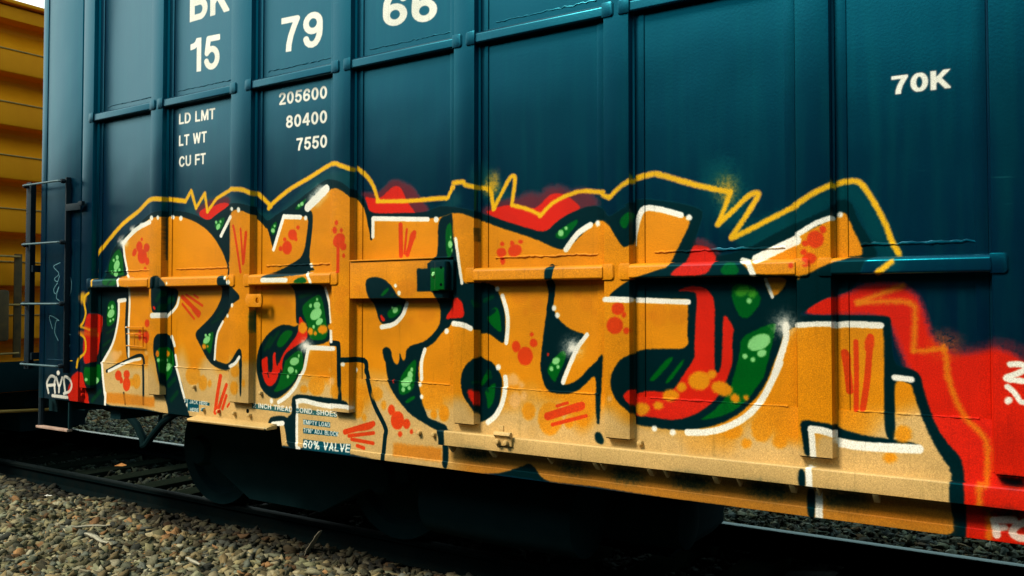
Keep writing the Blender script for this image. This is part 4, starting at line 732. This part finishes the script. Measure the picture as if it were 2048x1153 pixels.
# underframe, trucks, brake gear
MB().prism([(1.25, .99), (1.85, .99), (1.85, .66), (1.25, .66)], 0, -6.3, XE).build('center_sill', M_UNDER, car)
MB().prism([(-3.75, .98), (-3.75, .30), (-3.6, .18), (-2.1, .18), (-2.02, .26), (-2.02, .98)], 1, 1.3, 2.0).build('equipment_box', M_UNDER, car, bevel=.01)
for x in (-6.5, -5.7, -3.2, -2.2, -1.2, -.2, 1, 2): MB().box(x - .06, x + .06, .06, 3.1, .86, .995).build('crossbearer', M_UNDER, car)
def wheel(parent, x, y, side, mat=None):
    return MB().lathe((x, y, .59), 1, [(.10, -side * .04), (.12, -side * .05), (.30, -side * .02), (.33, -side * .065), (.415, -side * .065), (.422, side * .03), (.45, side * .045), (.45, side * .065), (.10, side * .06)], 48).build('wheel', mat or M_UNDER, parent, smooth=True, angle=25)
def truck(parent, xc, y0=.81, y1=2.31, wb=.88):
    t = MB().box(xc - .2, xc + .2, y0 + .1, y1 - .1, .45, .85).build('truck', M_UNDER, parent)
    for y, s_ in ((y0, 1), (y1, -1)):
        for dx in (-wb, wb): wheel(t, xc + dx, y, s_)
        yy = y - s_ * .16
        MB().prism([(xc - wb - .22, .58), (xc - wb - .18, .74), (xc - .35, .92), (xc + .35, .92), (xc + wb + .18, .74), (xc + wb + .22, .58), (xc + wb - .12, .50), (xc + .35, .30), (xc - .35, .30), (xc - wb + .12, .50)], 1, yy - .06, yy + .06).build('side_frame', M_UNDER, t, bevel=.015)
        for dx in (-wb, wb): MB().lathe((xc + dx, yy, .59), 1, [(.09, -.10), (.11, -.07), (.11, .07), (.09, .10)], 20).build('bearing_cap', M_UNDER, t, smooth=True)
    for dx in (-wb, wb): MB().tube([(xc + dx, y0 + .05, .59), (xc + dx, y1 - .05, .59)], .08, 12).build('axle', M_UNDER, t, smooth=True)
    return t
truck(car, -4.58)
MB().lathe((-2.75, .6, .52), 0, [(.05, -.55), (.20, -.50), (.21, 0), (.20, .50), (.05, .55)], 24).build('air_reservoir', M_UNDER, car, smooth=True)
MB().lathe((-2.15, .95, .50), 0, [(.04, -.35), (.15, -.32), (.16, 0), (.15, .32), (.04, .35)], 24).build('brake_cylinder', M_UNDER, car, smooth=True)
MB().tube([(-4.97, .03, 1.0), (-4.97, .03, .96), (-4.71, .03, .95)], .02, 6).build('pipe', M_UNDER, car)
MB().tube([(-6.3, 1.6, .75), (-6.8, 1.6, .70), (-7.2, 1.6, .635), (-7.38, 1.6, .54), (-7.55, 1.6, .40), (-7.64, 1.6, .31), (-7.70, 1.6, .29)], .035, 10).build('air_hose', M_DARK, car, smooth=True)
MB().tube([(-7.40, 1.6, .73), (-7.45, 1.6, .45), (-7.5, 1.62, .43)], .018, 6).build('uncoupling_chain', M_DARK, car, smooth=True); MB().tube([(-7.32, 1.62, .73), (-7.30, 1.62, .5)], .008, 6).build('uncoupling_chain', M_DARK, car, smooth=True)
MB().box(-7.75, -6.5, 1.45, 1.75, .72, .98).build('coupler', M_UNDER, car, bevel=.02)

# ------------------------------------------------------------------ amber boxcar behind the gap
yc = thing('boxcar', (-16, 1.55, .17), 'amber yellow boxcar with a corrugated end, coupled behind the blue car at far left', 'boxcar')
XY = -9.1
prof = [(XY - .22, 4.66), (XY + .06, 4.66), (XY + .10, 4.64), (XY + .10, 4.515)]
M_YR = simple('amber_worn_and_lit_edge', (.34, .17, .03), (.5, .27, .06), 20, .5)  # worn fittings, and the ridge tone standing in for a lit edge
ze = 4.511
while ze > 1.2:
    prof += [(XY + .09, ze), (XY - .06, ze - .008), (XY - .10, ze - .05), (XY - .10, ze - .09), (XY - .04, ze - .18), (XY + .05, ze - .285), (XY + .062, ze - .288), (XY + .066, ze - .298), (XY + .10, ze - .48), (XY + .10, ze - .525)]
    MB().tube([(XY + .068, .15, ze - .290), (XY + .068, 3.05, ze - .290)], .008, 8).build('lit_edge_lip', M_YR, yc, smooth=True)  # lip added as a stand-in for the lit edge of each corrugation
    ze -= .534
prof += [(XY + .05, 1.10), (XY - .22, 1.10)]
MB().prism([(p[0], p[1]) for p in prof], 1, .14, 3.06).build('corrugated_end', M_YEL, yc, bevel=.006)
for y in (.0, 3.06): MB().box(XY - .22, XY + .11, y, y + .138, 1.06, 4.66).build('corner_post', M_YEL, yc, bevel=.01)
MB().box(-22, XY - .225, .02, 3.18, 1.1, 4.62).build('body_shell', M_YEL, yc); MB().box(-22, XY + .16, -.02, 3.22, 4.663, 4.70).build('roof', M_YEL, yc, bevel=.01)
for x in np.arange(-21, XY - .3, .84): MB().box(x, x + .12, -.05, .018, 1.15, 4.5).build('side_post', M_YEL, yc, bevel=.005)
MB().box(XY - .1, XY + .25, .05, 3.15, .80, 1.085).build('end_sill', M_UNDER, yc, bevel=.01)
MB().box(-22, XY - .11, 1.2, 1.9, .35, 1.09).build('center_sill', M_UNDER, yc); MB().box(XY, XY + .9, 1.3, 1.8, .62, .98).build('coupler', M_UNDER, yc, bevel=.02)
MB().box(XY - .25, XY + .1, 1.15, 1.95, .62, .79).build('draft_gear_box', M_UNDER, yc, bevel=.02)
truck(yc, -11.2); MB().box(-13, -9.3, .25, 1.2, .72, 1.09).build('brake_rigging', M_UNDER, yc)
yl = MB().box(XY + .16, XY + .172, .98, 1.055, 1.13, 2.16).build('end_ladder', M_YDIRT, yc, bevel=.002); MB().box(XY + .16, XY + .172, .46, .52, 1.13, 2.16).build('stile', M_YDIRT, yl)
for z in (2.133, 1.655, 1.175): MB().tube([(XY + .19, .48, z), (XY + .20, .55, z), (XY + .20, .97, z), (XY + .175, 1.03, z)], .011, 8).build('rung', M_YR, yl, smooth=True)
MB().tube([(XY + .35, .1, .655), (XY + .35, .8, .63), (XY + .33, 1.19, .606), (XY + .33, 1.76, .59), (XY + .33, 2.4, .60)], .016, 8).build('cut_lever', M_YR, yc, smooth=True)
MB().box(XY + .11, XY + .30, .30, .88, 1.30, 1.80).build('brake_valve_box', M_YDIRT, yc, bevel=.03)
for y, z, s_ in ((1.28, 1.86, .05), (1.34, 1.62, .035), (1.30, 1.42, .04), (1.45, 1.35, .03)): MB().box(XY + .101, XY + .15, y, y + s_ * 2, z, z + s_).build('fitting', M_YDIRT, yc, bevel=.008)
MB().tube([(XY + .2, 1.55, .72), (XY + .55, 1.6, .68), (-8.30, 1.6, .62), (-8.10, 1.6, .61), (-7.95, 1.6, .57), (-7.80, 1.6, .48), (-7.70, 1.6, .36), (-7.68, 1.6, .29)], .036, 10).build('air_hose', M_DARK, yc, smooth=True)

# ------------------------------------------------------------------ litter on the ballast
def stick(name, p, L, w_, h, rz, mat, label, cat):
    n = 7; m = MB(); pts = [(-L / 2 + L * k / (n - 1), RNG.normal(0, w_ * .25), RNG.normal(0, h * .3)) for k in range(n)]
    m.tube(pts, [w_ * (.35 + .65 * math.sin(math.pi * (k + .6) / n)) for k in range(n)], 6)
    o = m.build(name, mat, uv=False); o.scale = (1, 1, h / w_); o.location = p; o.rotation_euler = (0, RNG.normal(0, .06), R_(rz)); return tag(o, label, cat)
stick('stick', (-5.78, -.02, .045), .34, .018, .012, -8, M_STICK, 'long grey weathered splinter of wood lying on sunlit gravel at lower left', 'stick')
stick('stick', (-6.1, .13, .05), .26, .014, .010, 48, M_STICK, 'short brown splinter leaning towards the car just above the long grey splinter', 'stick')
stick('stick', (-4.77, .02, .04), .20, .012, .010, -12, M_STICK, 'pale wood splinter at the bottom edge of the picture on the gravel', 'stick')
n = 9; m = MB(); vs_ = []
for i in range(n):
    for j in range(5):
        a = (i / (n - 1) - .5) * 1.7; vs_.append((.10 * math.sin(a) + RNG.normal(0, .003), (j / 4 - .5) * .075 * (1 - .5 * (i / (n - 1)) ** 2), .13 * (i / (n - 1)) + .03 * math.cos(a)))
fs = [(i * 5 + j, i * 5 + j + 1, (i + 1) * 5 + j + 1, (i + 1) * 5 + j) for i in range(n - 1) for j in range(4)]
pl = MB().add(vs_, fs).build('metal_scrap', M_PLATE, uv=False, smooth=True); so_ = pl.modifiers.new('s', 'SOLIDIFY'); so_.thickness = .004
pl.location = (-4.22, .55, 0.03); pl.rotation_euler = (0, R_(-18), R_(10)); tag(pl, 'curled piece of rusty sheet metal standing up on gravel in front of the truck', 'scrap')
bm_ = bmesh.new(); bmesh.ops.create_icosphere(bm_, subdivisions=3, radius=.045)
for v_ in bm_.verts: v_.co *= 1 + .5 * noise.noise(v_.co * 40); v_.co.z *= .6; v_.co.x *= 1.5
me_ = bpy.data.meshes.new('plastic_wrapper'); bm_.to_mesh(me_); bm_.free(); me_.materials.append(M_TRASH)
o = bpy.data.objects.new('plastic_wrapper', me_); C.objects.link(o); o.location = (-7.35, .50, .03); tag(o, 'crumpled white plastic scrap on the gravel at far left', 'litter')
lf = MB().add([(-.06, -.03, 0), (.07, -.02, .01), (.08, .02, .015), (0, .015, .03), (-.05, .03, .01)], [(0, 1, 3), (1, 2, 3), (0, 3, 4)]).build('dry_leaf', M_LEAF, uv=False)
lf.location = (-8.1, 1.62, .05); tag(lf, 'orange dry leaf lying on a dark sleeper between the rails', 'leaf')
